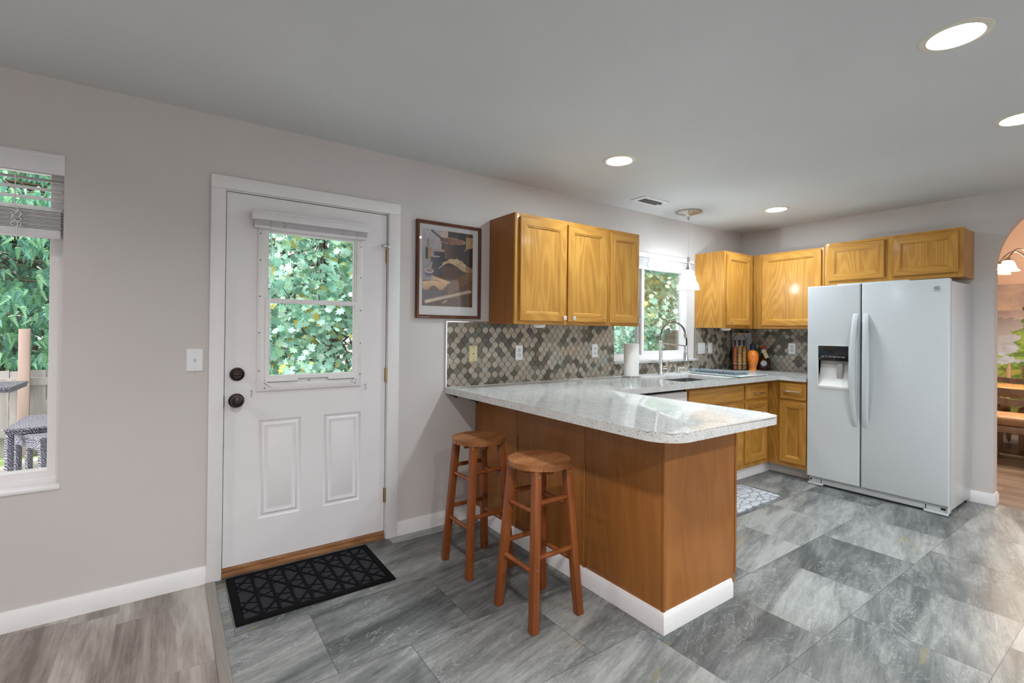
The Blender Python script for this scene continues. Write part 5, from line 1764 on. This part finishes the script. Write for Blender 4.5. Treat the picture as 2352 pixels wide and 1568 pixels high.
# ------------------------------------------------------------------ stools
def make_stool(cx, cy, label):
    t = thing('bar_stool', label, 'stool', (cx, cy, 0.0), 'round wooden bar stools')
    SH = 0.72
    b = MB()
    # seat glued up from four boards: thin shadow grooves between them
    cuts = [-0.151, -0.058, 0.012, 0.078, 0.151]
    for a, c_ in zip(cuts, cuts[1:]):
        a2, c2 = a + 0.0006, c_ - 0.0006
        pts = []
        R = 0.151
        ang = 18
        for k in range(ang + 1):
            x = a2 + (c2 - a2) * k / ang
            pts.append((x, -math.sqrt(max(0, R * R - x * x))))
        for k in range(ang + 1):
            x = c2 + (a2 - c2) * k / ang
            pts.append((x, math.sqrt(max(0, R * R - x * x))))
        pp = []
        for p in pts:
            if not pp or math.hypot(p[0] - pp[-1][0], p[1] - pp[-1][1]) > 1e-4:
                pp.append(p)
        if math.hypot(pp[0][0] - pp[-1][0], pp[0][1] - pp[-1][1]) < 1e-4:
            pp.pop()
        # boards run diagonally to the counter
        ca, sa = math.cos(math.radians(-62)), math.sin(math.radians(-62))
        pp = [(cx + x * ca - y * sa, cy + x * sa + y * ca) for x, y in pp]
        b.prism(pp, 'z', SH - 0.026, SH, bev=0.003)
    b.build('seat', MAT['stoolseat'], t)
    MB().box(cx - 0.092, cx + 0.092, cy - 0.012, cy + 0.012, SH - 0.058, SH - 0.026, bev=0.003).box(cx - 0.012, cx + 0.012, cy - 0.092, cy + 0.092, SH - 0.058, SH - 0.026, bev=0.003).build('seat_brace', MAT['stool'], t)
    top, bot = 0.088, 0.134
    legp = lambda sx, sy, z: Vector((cx + sx * (bot + (top - bot) * z / SH), cy + sy * (bot + 0.004 + (top - bot) * z / SH), z))
    for sx in (-1, 1):
        for sy in (-1, 1):
            lg = MB().bar(legp(sx, sy, 0), legp(sx, sy, SH - 0.026), 0.036, 0.036, bev=0.003).build('leg', MAT['stool'], t)
            p = legp(sx, sy, 0.668)
            MB().cyl(p + Vector((0, -0.0175, 0)), p + Vector((0, -0.0205, 0)), 0.006, n=12).build('bolt_head', MAT['brass'], lg)
            p = legp(sx, sy, 0.27)
            MB().cyl(p + Vector((0, -0.0175, 0)), p + Vector((0, -0.0195, 0)), 0.004, n=12).build('bolt_head', MAT['brass'], lg)
    for sy in (-1, 1):
        for z in (0.548, 0.312):
            MB().cyl(legp(-1, sy, z), legp(1, sy, z), 0.0115, n=12).build('rung', MAT['stool'], t)
    for sx in (-1, 1):
        for z in (0.508, 0.252):
            MB().cyl(legp(sx, -1, z), legp(sx, 1, z), 0.0115, n=12).build('rung', MAT['stool'], t)
    return t


make_stool(1.447, -0.602, 'round wooden bar stool in the corner between wall and peninsula')
make_stool(1.447, -1.160, 'round wooden bar stool standing out in front, toward the peninsula end')

# ------------------------------------------------------------------ ceiling lights
LG = 'recessed ceiling lights'
for (x, y, lab) in ((2.376, -0.800, 'recessed round ceiling light above the breakfast bar, nearest the ceiling vent'), (4.437, -0.792, 'recessed round ceiling light nearest the pendant and corner cabinets'), (2.377, -2.452, 'biggest of the recessed ceiling lights, over the open kitchen floor'), (3.552, -2.456, 'recessed ceiling light cut off by the photo edge above the arch')):
    t = thing('recessed_light', lab, 'ceiling light', (x, y, H), LG)
    MB().lathe([(0.078, 0.0), (0.080, -0.004), (0.084, -0.006), (0.104, -0.003), (0.106, 0.0)], (x, y, H), n=48).build('trim_ring', MAT['matte_trim'], t)
    MB().lathe([(0.080, -0.0035), (0.05, -0.0045), (0.0, -0.005)], (x, y, H), n=48).build('lens', MAT['lens'], t)
    al = bpy.data.lights.new('downlight', 'AREA')
    al.shape, al.size, al.energy, al.color, al.spread = 'DISK', 0.15, LAMPW, (0.80, 0.93, 1.0), math.radians(128)
    lo_ = bpy.data.objects.new('downlight', al)
    COL.objects.link(lo_)
    lo_.parent = t
    lo_.location = (0, 0, -0.007)
# vent
vt = thing('ceiling_vent', 'white rectangular air vent in the ceiling near the window wall', 'vent', (3.316, -0.296, H))
MB().ring((3.160, -0.372, H), (1, 0, 0), (0, 1, 0), (0, 0, -1), 0.315, 0.155, [(0, 0), (0, 0.006), (0.030, 0.010), (0.036, 0.008)], fill=True).build('frame', MAT['ventwhite'], vt)
for a, bb_ in ((3.206, 3.318), (3.326, 3.432)):
    b = MB()
    for k in range(9):
        y = -0.330 + k * 0.009
        b.box(a, bb_, y - 0.003, y + 0.003, H - 0.0125, H - 0.008)
    b.build('louvre', MAT['ventdark'], vt)
MB().box(3.432, 3.44, -0.315, -0.295, H - 0.016, H - 0.008).build('damper_lever', MAT['black'], vt)
# pendant
pd = thing('pendant_light', 'glass bell pendant on a thin cord hanging by the sink window', 'pendant light', (3.896, -0.267, H))
PXc, PYc = 3.896, -0.267
MB().lathe([(0.0, 0), (0.112, 0), (0.114, -0.006), (0.108, -0.014), (0.06, -0.022), (0.025, -0.034), (0.011, -0.046), (0.010, -0.074), (0.004, -0.080), (0, -0.080)], (PXc, PYc, H), n=40).build('canopy', MAT['nickel'], pd)
MB().cyl((PXc, PYc, H - 0.078), (PXc, PYc, 2.012), 0.0028, n=8).build('cord', MAT['clear'], pd)
MB().lathe([(0.0, 2.022), (0.012, 2.020), (0.012, 1.975), (0.007, 1.970), (0.009, 1.955), (0.016, 1.93), (0.030, 1.902), (0.031, 1.898), (0, 1.898)], (PXc, PYc, 0), n=24).build('socket', MAT['nickel'], pd)
MB().lathe([(0.030, 1.900), (0.045, 1.891), (0.053, 1.872), (0.053, 1.858), (0.047, 1.846), (0.062, 1.840), (0.067, 1.828), (0.065, 1.816), (0.055, 1.810), (0.072, 1.797), (0.086, 1.775), (0.094, 1.748), (0.098, 1.716)], (PXc, PYc, 0), n=40).build('glass_shade', MAT['shade'], pd)
MB().lathe([(0, 1.80), (0.012, 1.80), (0.022, 1.815), (0.026, 1.838), (0.020, 1.862), (0.012, 1.878), (0.012, 1.897), (0, 1.897)], (PXc, PYc, 0), n=20).build('bulb', MAT['bulb'], pd)

# ------------------------------------------------------------------ dining room
def mural(u, v):
    mixc = lambda a, b_, t: tuple(x + (y - x) * max(0, min(1, t)) for x, y in zip(a, b_))
    n1 = fbm(u * 3, v * 2, 4)
    n2 = fbm(u * 3 + 9, v * 2, 14)
    c = mixc(S(176, 166, 166), S(150, 146, 150), v * 2 + n1 * 0.4)
    if v < 0.18:
        c = mixc(c, S(206, 192, 184), 0.5 + n1)
    ridge = 0.16 + 0.04 * math.sin(u * 17) + 0.05 * n1
    if v > ridge + 0.06:
        c = mixc(S(140, 138, 146), S(120, 126, 128), (v - ridge) * 3)
    if v > 0.34:
        c = mixc(c, S(138, 152, 178), 0.6 + n2 * 0.6)
    if v > 0.55:
        c = mixc(S(120, 122, 60), S(72, 82, 38), 0.5 + n2)
    for (tu, base, top, wd) in ((0.055, 0.60, 0.10, 0.10), (0.20, 0.62, 0.13, 0.07), (0.360, 0.66, 0.30, 0.040), (0.418, 0.68, 0.12, 0.075), (0.50, 0.62, 0.20, 0.08), (0.62, 0.6, 0.08, 0.10), (0.80, 0.63, 0.14, 0.10), (0.94, 0.6, 0.05, 0.09)):
        if top < v < base:
            f = (v - top) / (base - top)
            w = wd * (0.12 + f) * (0.62 + 0.38 * math.sin(f * 46 + tu * 40)) + n2 * 0.03
            if abs(u - tu) < w * 0.5:
                c = mixc(S(66, 92, 44), S(108, 132, 62), 0.5 + n2 * 1.4 + (u - tu) / wd)
            if abs(u - tu) < 0.004 and f > 0.75:
                c = S(80, 62, 50)
    return c


mu = painted('wall_mural', None, (8.492, 0.40, 0.12), (0, -1, 0), (0, 0, 1), 5.2, 1.845, 420, 150, mural, MAT['paint'])
tag(mu, 'painted mural of pine trees by a lake covering the lower dining wall', 'mural')

tb = thing('dining_table', 'warm wood dining table beyond the arch', 'table', (7.85, -2.25, 0.0))
b = MB()
b.prism(rounded([(7.45, -3.15), (8.15, -3.15), (8.15, -1.45), (7.45, -1.45)], {0: 0.12, 1: 0.12, 2: 0.12, 3: 0.12}), 'z', 0.725, 0.755, bev=0.006)
b.build('table_top', MAT['tabletop'], tb)
MB().box(7.53, 8.07, -3.05, -1.55, 0.65, 0.725).build('apron', MAT['taupewood'], tb)
for x in (7.56, 8.04):
    for y in (-3.0, -1.6):
        MB().bar((x, y, 0), (x, y, 0.70), 0.06, 0.06, bev=0.004).build('leg', MAT['taupewood'], tb)


def dining_chair(cx, cy, back_x, face, w, label, grp='dining chairs', post_h=0.92):
    """face=+1: sits looking to +x (back on the -x side)"""
    t = thing('dining_chair', label, 'chair', (cx, cy, 0.0), grp)
    hw = w / 2
    b = MB()
    b.box(cx - 0.225, cx + 0.225, cy - hw, cy + hw, 0.33, 0.40, bev=0.01)
    b.build('seat_frame', MAT['taupewood'], t)
    MB().box(cx - 0.235, cx + 0.235, cy - hw - 0.005, cy + hw + 0.005, 0.40, 0.50, bev=0.035, seg=4).build('cushion', MAT['cushion'], t)
    for sx in (-1, 1):
        for sy in (-1, 1):
            back = (sx == -face)
            x = cx + sx * 0.20
            y = cy + sy * (hw - 0.025)
            if back:
                bx = cx - face * 0.245
                MB().tube([(bx - face * 0.05, y, 0), (x - face * 0.0, y, 0.40), (bx, y, 0.62), (bx - face * 0.05, y, post_h)], [0.026, 0.024, 0.022, 0.02], 8).build('leg', MAT['taupewood'], t)
            else:
                MB().bar((x, y, 0), (x, y, 0.36), 0.045, 0.045, bev=0.004).build('leg', MAT['taupewood'], t)
    bx = cx - face * 0.255
    for k, (z, hh) in enumerate(((0.885, 0.055), (0.775, 0.05), (0.665, 0.07))):
        b = MB()
        n = 14
        pr = None
        for i in range(n + 1):
            s_ = i / n * 2 - 1
            y = cy + s_ * (hw - 0.03)
            dz = 0.028 * (s_ * s_) - 0.012
            xo = bx - face * 0.035 * (1 - s_ * s_) - face * 0.02
            row = [b.bm.verts.new(p) for p in ((xo - 0.009, y, z + dz - hh / 2), (xo + 0.009, y, z + dz - hh / 2), (xo + 0.009, y, z + dz + hh / 2), (xo - 0.009, y, z + dz + hh / 2))]
            if pr:
                for j in range(4):
                    b.bm.faces.new((pr[j], pr[(j + 1) % 4], row[(j + 1) % 4], row[j]))
            else:
                b.bm.faces.new(row[::-1])
            pr = row
        b.bm.faces.new(pr)
        b.build('back_rail', MAT['taupewood'], t)
    return t


dining_chair(7.22, -1.93, 0, 1, 0.50, 'taupe ladder-back dining chair seen from behind, nearest the arch')
dining_chair(8.22, -1.43, 0, -1, 0.46, 'taupe dining chair across the table by the mural, nearer the arch jamb', post_h=1.02)
dining_chair(8.22, -2.02, 0, -1, 0.46, 'taupe dining chair across the table by the mural, second from the arch jamb', post_h=1.02)
# chandelier
cdx, cdy = 7.25, -2.02
ch = thing('chandelier', 'brushed metal chandelier with lit frosted bell shades in the dining room', 'chandelier', (cdx, cdy, 2.2))
b = MB()
b.cyl((cdx, cdy, 2.30), (cdx, cdy, 3.3), 0.006, n=8)
b.lathe([(0, 2.36), (0.018, 2.34), (0.012, 2.30), (0.02, 2.22), (0.026, 2.12), (0.018, 2.05), (0.03, 2.02), (0.012, 1.98), (0, 1.96)], (cdx, cdy, 0), n=18)
b.build('stem', MAT['nickel'], ch)
for k in range(5):
    a = 2 * PI * k / 5 + 2.55
    ca, sa = math.cos(a), math.sin(a)
    pth = []
    for i in range(13):
        t = i / 12
        rr = 0.02 + 0.27 * t
        z = 2.06 + 0.17 * math.sin(PI * t * 0.86) - 0.02 * t
        pth.append((cdx + ca * rr, cdy + sa * rr, z))
    arm = MB().tube(pth, 0.008, 8).build('arm', MAT['nickel'], ch)
    ex, ey, ez = pth[-1]
    MB().lathe([(0, ez + 0.02), (0.016, ez + 0.01), (0.030, ez - 0.01), (0.030, ez - 0.02), (0, ez - 0.022)], (ex, ey, 0), n=16).build('shade_holder', MAT['nickel'], arm)
    MB().lathe([(0.030, ez - 0.02), (0.045, ez - 0.035), (0.055, ez - 0.07), (0.068, ez - 0.105), (0.092, ez - 0.128)], (ex, ey, 0), n=28).build('bell_shade', MAT['frost'], arm)
    MB().sphere((ex, ey, ez - 0.075), 0.024, nu=14, nv=10).build('bulb', MAT['dinbulb'], arm)

# ------------------------------------------------------------------ outdoors
GZ = -0.03
struct(box('ground', MAT['ground'], -12, 20, 0.20, 16, GZ - 0.12, GZ), 'gravel and grass outside')
struct(box('patio', MAT['patio'], -4.5, 2.2, 0.20, 3.35, GZ, GZ + 0.012), 'pale concrete patio outside the living area window')


def fence(label, x0, x1, y, h, matb, post_xs, post_top):
    t = thing('fence', label, 'fence', ((x0 + x1) / 2, y, GZ), 'garden fences')
    b = MB()
    x = x0
    rnd = random.Random(int(x0 * 10))
    while x < x1:
        w = 0.135 + 0.01 * rnd.random()
        b.box(x, x + w - 0.005, y, y + 0.018, GZ, h + rnd.uniform(-0.008, 0.008))
        x += w
    b.build('boards', matb, t)
    for z in (h - 0.115, GZ + 0.25):
        MB().box(x0, x1, y - 0.035, y, z - 0.04, z + 0.04).build('rail', matb, t)
    for px in post_xs:
        MB().box(px - 0.043, px + 0.043, y - 0.09, y - 0.0351, GZ, post_top, bev=0.003).build('post', MAT['cedarpost'] if post_top > h + 0.1 else matb, t)
    return t


fence('pale grey board fence with tall pinkish posts outside the living area window', -5.0, 0.35, 4.10, 0.86, MAT['fence'], [-3.7, -1.228], 1.296)
fence('tall brown board fence behind the shrubs outside the sink window', 5.0, 13.5, 4.3, 1.385, MAT['fencebrown'], [6.0, 8.4, 10.8], 1.39)


def wicker_piece(name, label, cat, ctr_, ang, w, dpt, ztop, apron, inset=0.03):
    t = thing(name, label, cat, (ctr_[0], ctr_[1], GZ + 0.012))
    mt = Matrix.Translation((ctr_[0], ctr_[1], 0)) @ Matrix.Rotation(ang, 4, 'Z')
    MB().box(-w / 2, w / 2, -dpt / 2, dpt / 2, ztop - 0.03, ztop, bev=0.012, mat=mt).build('top', MAT['wicker'], t)
    MB().box(-w / 2 + 0.01, w / 2 - 0.01, -dpt / 2 + 0.01, dpt / 2 - 0.01, ztop - apron, ztop - 0.03, mat=mt).build('apron', MAT['wicker'], t)
    for sx in (-1, 1):
        for sy in (-1, 1):
            p = mt @ Vector((sx * (w / 2 - inset), sy * (dpt / 2 - inset), 0))
            MB().cyl((p.x, p.y, GZ + 0.012), (p.x, p.y, ztop - apron), 0.026, n=10).build('leg', MAT['wicker'], t)
    return t


wicker_piece('wicker_table', 'dark wicker patio table outside the living area window', 'table', (-0.42, 2.57, 0), 0.0, 1.20, 0.70, 0.548, 0.05)
wicker_piece('wicker_stool', 'low dark wicker stool tucked at a slant under the patio table edge', 'stool', (-0.68, 2.34, 0), math.radians(27), 0.50, 0.52, 0.492, 0.10)
wicker_piece('wicker_side_table', 'tall dark wicker side table near the fence, only its corner showing', 'table', (-1.515, 3.28, 0), 0.0, 0.80, 0.60, 0.795, 0.05, 0.24)


def foliage(name, parent, leaves, shape, cols, seed):
    """leaves: list of (pos, size, normal, roll); one mesh of leaf blades"""
    rnd = random.Random(seed)
    vs, fs, cs = [], [], []
    for (p, size, nrm, roll) in leaves:
        nrm = Vector(nrm).normalized()
        a = nrm.orthogonal().normalized()
        b_ = nrm.cross(a)
        ca, sa = math.cos(roll), math.sin(roll)
        A, B = a * ca + b_ * sa, b_ * ca - a * sa
        k0 = len(vs)
        fold = rnd.uniform(0.05, 0.25)
        for (x, y) in shape:
            vs.append(tuple(Vector(p) + (A * x + B * y + nrm * fold * abs(x)) * size))
        fs.append(tuple(range(k0, k0 + len(shape))))
        c = rnd.choice(cols)
        k = rnd.uniform(0.75, 1.2)
        cs.append((c[0] * k, c[1] * k, c[2] * k, 1))
    me = bpy.data.meshes.new(name)
    org = ORG[parent.name]
    me.from_pydata([(v[0] - org.x, v[1] - org.y, v[2] - org.z) for v in vs], [], fs)
    at = me.color_attributes.new('Col', 'FLOAT_COLOR', 'CORNER')
    n = len(shape)
    for i, c in enumerate(cs):
        for j in range(n):
            at.data[i * n + j].color = c
    me.materials.append(MAT['leaf'])
    ob = bpy.data.objects.new(name, me)
    COL.objects.link(ob)
    ob.parent = parent
    ORG[ob.name] = org
    return ob


MAPLE = [(0, -0.5), (0.06, -0.28), (0.30, -0.34), (0.26, -0.14), (0.52, 0.02), (0.28, 0.10), (0.34, 0.34), (0.13, 0.26), (0, 0.55), (-0.13, 0.26), (-0.34, 0.34), (-0.28, 0.10), (-0.52, 0.02), (-0.26, -0.14), (-0.30, -0.34), (-0.06, -0.28)]
OVATE = [(0, -0.5), (0.16, -0.34), (0.25, -0.08), (0.20, 0.18), (0.08, 0.38), (0, 0.5), (-0.08, 0.38), (-0.20, 0.18), (-0.25, -0.08), (-0.16, -0.34)]
FROND = [(0, -0.5)] + [q for k in range(6) for q in ((0.21 * (1 - k / 7.5), -0.36 + k * 0.13), (0.07 * (1 - k / 7), -0.33 + k * 0.14))] + [(0, 0.5)] + [q for k in range(5, -1, -1) for q in ((-0.07 * (1 - k / 7), -0.33 + k * 0.14), (-0.21 * (1 - k / 7.5), -0.36 + k * 0.13))]
MINT = [(0.30, 0.56, 0.45), (0.24, 0.48, 0.38), (0.38, 0.64, 0.52), (0.17, 0.36, 0.25), (0.24, 0.44, 0.20), (0.12, 0.26, 0.17), (0.46, 0.66, 0.58)]
AUTUMN = MINT * 3 + [(0.32, 0.44, 0.16), (0.52, 0.36, 0.07), (0.42, 0.45, 0.18)]
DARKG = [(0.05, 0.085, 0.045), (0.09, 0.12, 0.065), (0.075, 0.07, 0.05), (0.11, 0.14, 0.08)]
CEDAR = [(0.26, 0.58, 0.42), (0.18, 0.46, 0.36), (0.30, 0.66, 0.38), (0.12, 0.30, 0.22), (0.40, 0.76, 0.44)]


def tree(name, label, cat, base, top, boxes, shape, cols, seed, nrm_bias=(0, -0.7, 0.55), group=None):
    """boxes: (x0,x1,y0,y1,z0,z1,count,size)"""
    rnd = random.Random(seed)
    t = thing(name, label, cat, base, group)
    b = MB()
    bx, by, bz = base
    pts = [Vector((bx + 0.12 * math.sin(k * 1.3), by + 0.08 * math.cos(k), bz + (top - bz) * k / 5)) for k in range(6)]
    b.tube(pts, [0.07 - 0.009 * k for k in range(6)], 8)
    for q in boxes:
        for k in range(7):
            p = pts[rnd.randrange(1, 6)]
            e = Vector((rnd.uniform(q[0], q[1]), rnd.uniform(q[2], q[3]), rnd.uniform(q[4], q[5])))
            m = p.lerp(e, 0.5) + Vector((0, 0, 0.10))
            b.tube([p, m, e], [0.018, 0.011, 0.004], 5)
    b.build('trunk', MAT['bark'], t)
    lv = []
    for (x0, x1, y0, y1, z0, z1, n, sz) in boxes:
        clusters = [Vector((rnd.uniform(x0, x1), rnd.uniform(y0, y1), rnd.uniform(z0, z1))) for _ in range(max(4, n // 22))]
        for k in range(n):
            cc = rnd.choice(clusters)
            p = cc + Vector((rnd.gauss(0, 0.16), rnd.gauss(0, 0.14), rnd.gauss(0, 0.13)))
            nv = Vector(nrm_bias) + Vector((rnd.gauss(0, 0.55), rnd.gauss(0, 0.45), rnd.gauss(0, 0.5)))
            lv.append((p, sz * rnd.uniform(0.6, 1.35), nv, rnd.uniform(0, 2 * PI)))
    foliage('foliage', t, lv, shape, cols, seed)
    return t


LUSH = [(0.46, 0.78, 0.68), (0.36, 0.68, 0.58), (0.58, 0.85, 0.76), (0.25, 0.50, 0.40), (0.36, 0.62, 0.42), (0.17, 0.34, 0.25), (0.66, 0.88, 0.80), (0.46, 0.72, 0.50)]
SPICE = LUSH * 3 + [(0.52, 0.44, 0.10), (0.46, 0.50, 0.20)]
tree('maple_tree', 'pale green maple close outside the entry door glass', 'tree', (1.7, 3.6, GZ), 3.2,
     [(0.5, 2.3, 2.3, 3.3, 1.70, 2.9, 1500, 0.10), (0.5, 1.45, 2.2, 3.0, 0.55, 1.75, 1400, 0.09), (1.4, 1.9, 2.6, 3.2, 0.60, 0.95, 200, 0.09), (1.3, 2.4, 2.7, 3.4, 1.35, 1.9, 600, 0.09)], MAPLE, SPICE, 11, group='garden trees')
tree('leafy_shrub', 'loose bright shrub of small oval leaves among the maple by the entry door', 'shrub', (1.0, 3.9, GZ), 2.6,
     [(0.5, 1.7, 3.3, 4.0, 0.5, 2.9, 2600, 0.085), (1.6, 3.0, 3.4, 4.2, 1.5, 3.0, 1500, 0.085)], OVATE, SPICE, 16, group='garden trees')
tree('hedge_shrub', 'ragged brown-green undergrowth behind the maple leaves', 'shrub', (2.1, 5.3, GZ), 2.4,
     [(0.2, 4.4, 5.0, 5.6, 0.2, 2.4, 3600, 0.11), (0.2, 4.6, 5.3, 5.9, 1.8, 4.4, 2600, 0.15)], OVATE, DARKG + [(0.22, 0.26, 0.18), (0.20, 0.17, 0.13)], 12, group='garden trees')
tree('maple_tree', 'leafy maple with a few yellow leaves outside the sink window', 'tree', (7.6, 3.8, GZ), 3.6,
     [(5.4, 8.8, 2.9, 3.9, 1.50, 3.4, 4600, 0.115), (4.9, 6.6, 2.1, 3.2, 0.90, 1.75, 2600, 0.10), (5.0, 6.0, 1.8, 2.4, 0.85, 1.5, 700, 0.09), (6.3, 7.6, 2.6, 3.1, 0.75, 1.15, 320, 0.10), (7.6, 10.5, 3.2, 4.0, 1.7, 3.4, 1600, 0.12)], MAPLE, LUSH * 4 + [(0.46, 0.50, 0.14)], 13, group='garden trees')
tree('hydrangea_shrub', 'low shrub with cream flower heads under the sink window maple', 'shrub', (6.45, 2.5, GZ), 0.85,
     [(6.1, 6.9, 2.3, 2.7, 0.55, 0.95, 160, 0.12)], OVATE, MINT, 14)
fl = bpy.data.objects['hydrangea_shrub']
rnd = random.Random(5)
for k in range(5):
    b = MB()
    fcx, fcy, fcz = 6.52 + 0.10 * k - 0.1, 2.32 + 0.05 * (k % 2), 0.97 + 0.035 * (k % 3)
    for q in range(26):
        v = Vector((rnd.gauss(0, 1), rnd.gauss(0, 1), rnd.gauss(0, 1))).normalized() * 0.05
        b.sphere((fcx + v.x, fcy + v.y, fcz + v.z), 0.018, nu=7, nv=5)
    b.build('flower_head', MAT['flower'], fl)


def cedar(label, base, top, boxes, seed):
    rnd = random.Random(seed)
    t = thing('cedar_tree', label, 'tree', base, 'garden trees')
    b = MB()
    b.tube([(base[0], base[1], base[2]), (base[0] + 0.05, base[1], top)], [0.16, 0.08], 10)
    lv = []
    for (x0, x1, y0, y1, z0, z1, n) in boxes:
        for k in range(n):
            bare = k % 6 == 0
            p0 = Vector((rnd.uniform(x0, x1), rnd.uniform(y0, y1), rnd.uniform(z0, z1)))
            if bare:
                b.tube([Vector((base[0], base[1], p0.z + 0.3)), (Vector((base[0], base[1], p0.z + 0.3)) + p0) / 2 + Vector((0, 0, 0.1)), p0], [0.02, 0.012, 0.004], 5)
            for q in range(34):
                p = p0 + Vector((rnd.uniform(-0.34, 0.34), rnd.uniform(-0.12, 0.12), -0.02 - 0.17 * rnd.random()))
                nv = Vector((rnd.gauss(0, 0.3), -1, rnd.gauss(0.25, 0.3)))
                lv.append((p, rnd.uniform(0.10, 0.19), nv, PI + rnd.gauss(0, 0.4)))
    b.build('trunk', MAT['bark'], t)
    # the frond's tip hangs down
    vs = []
    for (p, sz, nv, roll) in lv:
        nv = nv.normalized()
        a = nv.orthogonal().normalized()
        b_ = nv.cross(a)
        down = Vector((0, 0, -1))
        down = (down - nv * down.dot(nv)).normalized()
        ang = math.atan2(-down.dot(a), down.dot(b_))
        vs.append((p, sz, nv, ang + (roll - PI)))
    foliage('foliage', t, vs, FROND, CEDAR, seed)
    return t


cedar('drooping cedar behind the pale fence outside the living area window', (-1.9, 5.4, GZ), 5.0, [(-3.2, 0.2, 4.45, 5.0, 0.9, 3.1, 165), (-3.4, 0.6, 5.1, 5.6, 0.7, 3.4, 190)], 21)
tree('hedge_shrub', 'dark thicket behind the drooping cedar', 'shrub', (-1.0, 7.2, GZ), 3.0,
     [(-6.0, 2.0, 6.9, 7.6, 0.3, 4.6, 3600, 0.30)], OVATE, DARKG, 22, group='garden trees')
tree('hedge_shrub', 'pale distant greenery above the brown fence', 'shrub', (10.0, 6.2, GZ), 3.4,
     [(6.0, 14.5, 5.4, 6.8, 0.8, 4.2, 2600, 0.24)], OVATE, MINT[2:6] + DARKG, 23, group='garden trees')
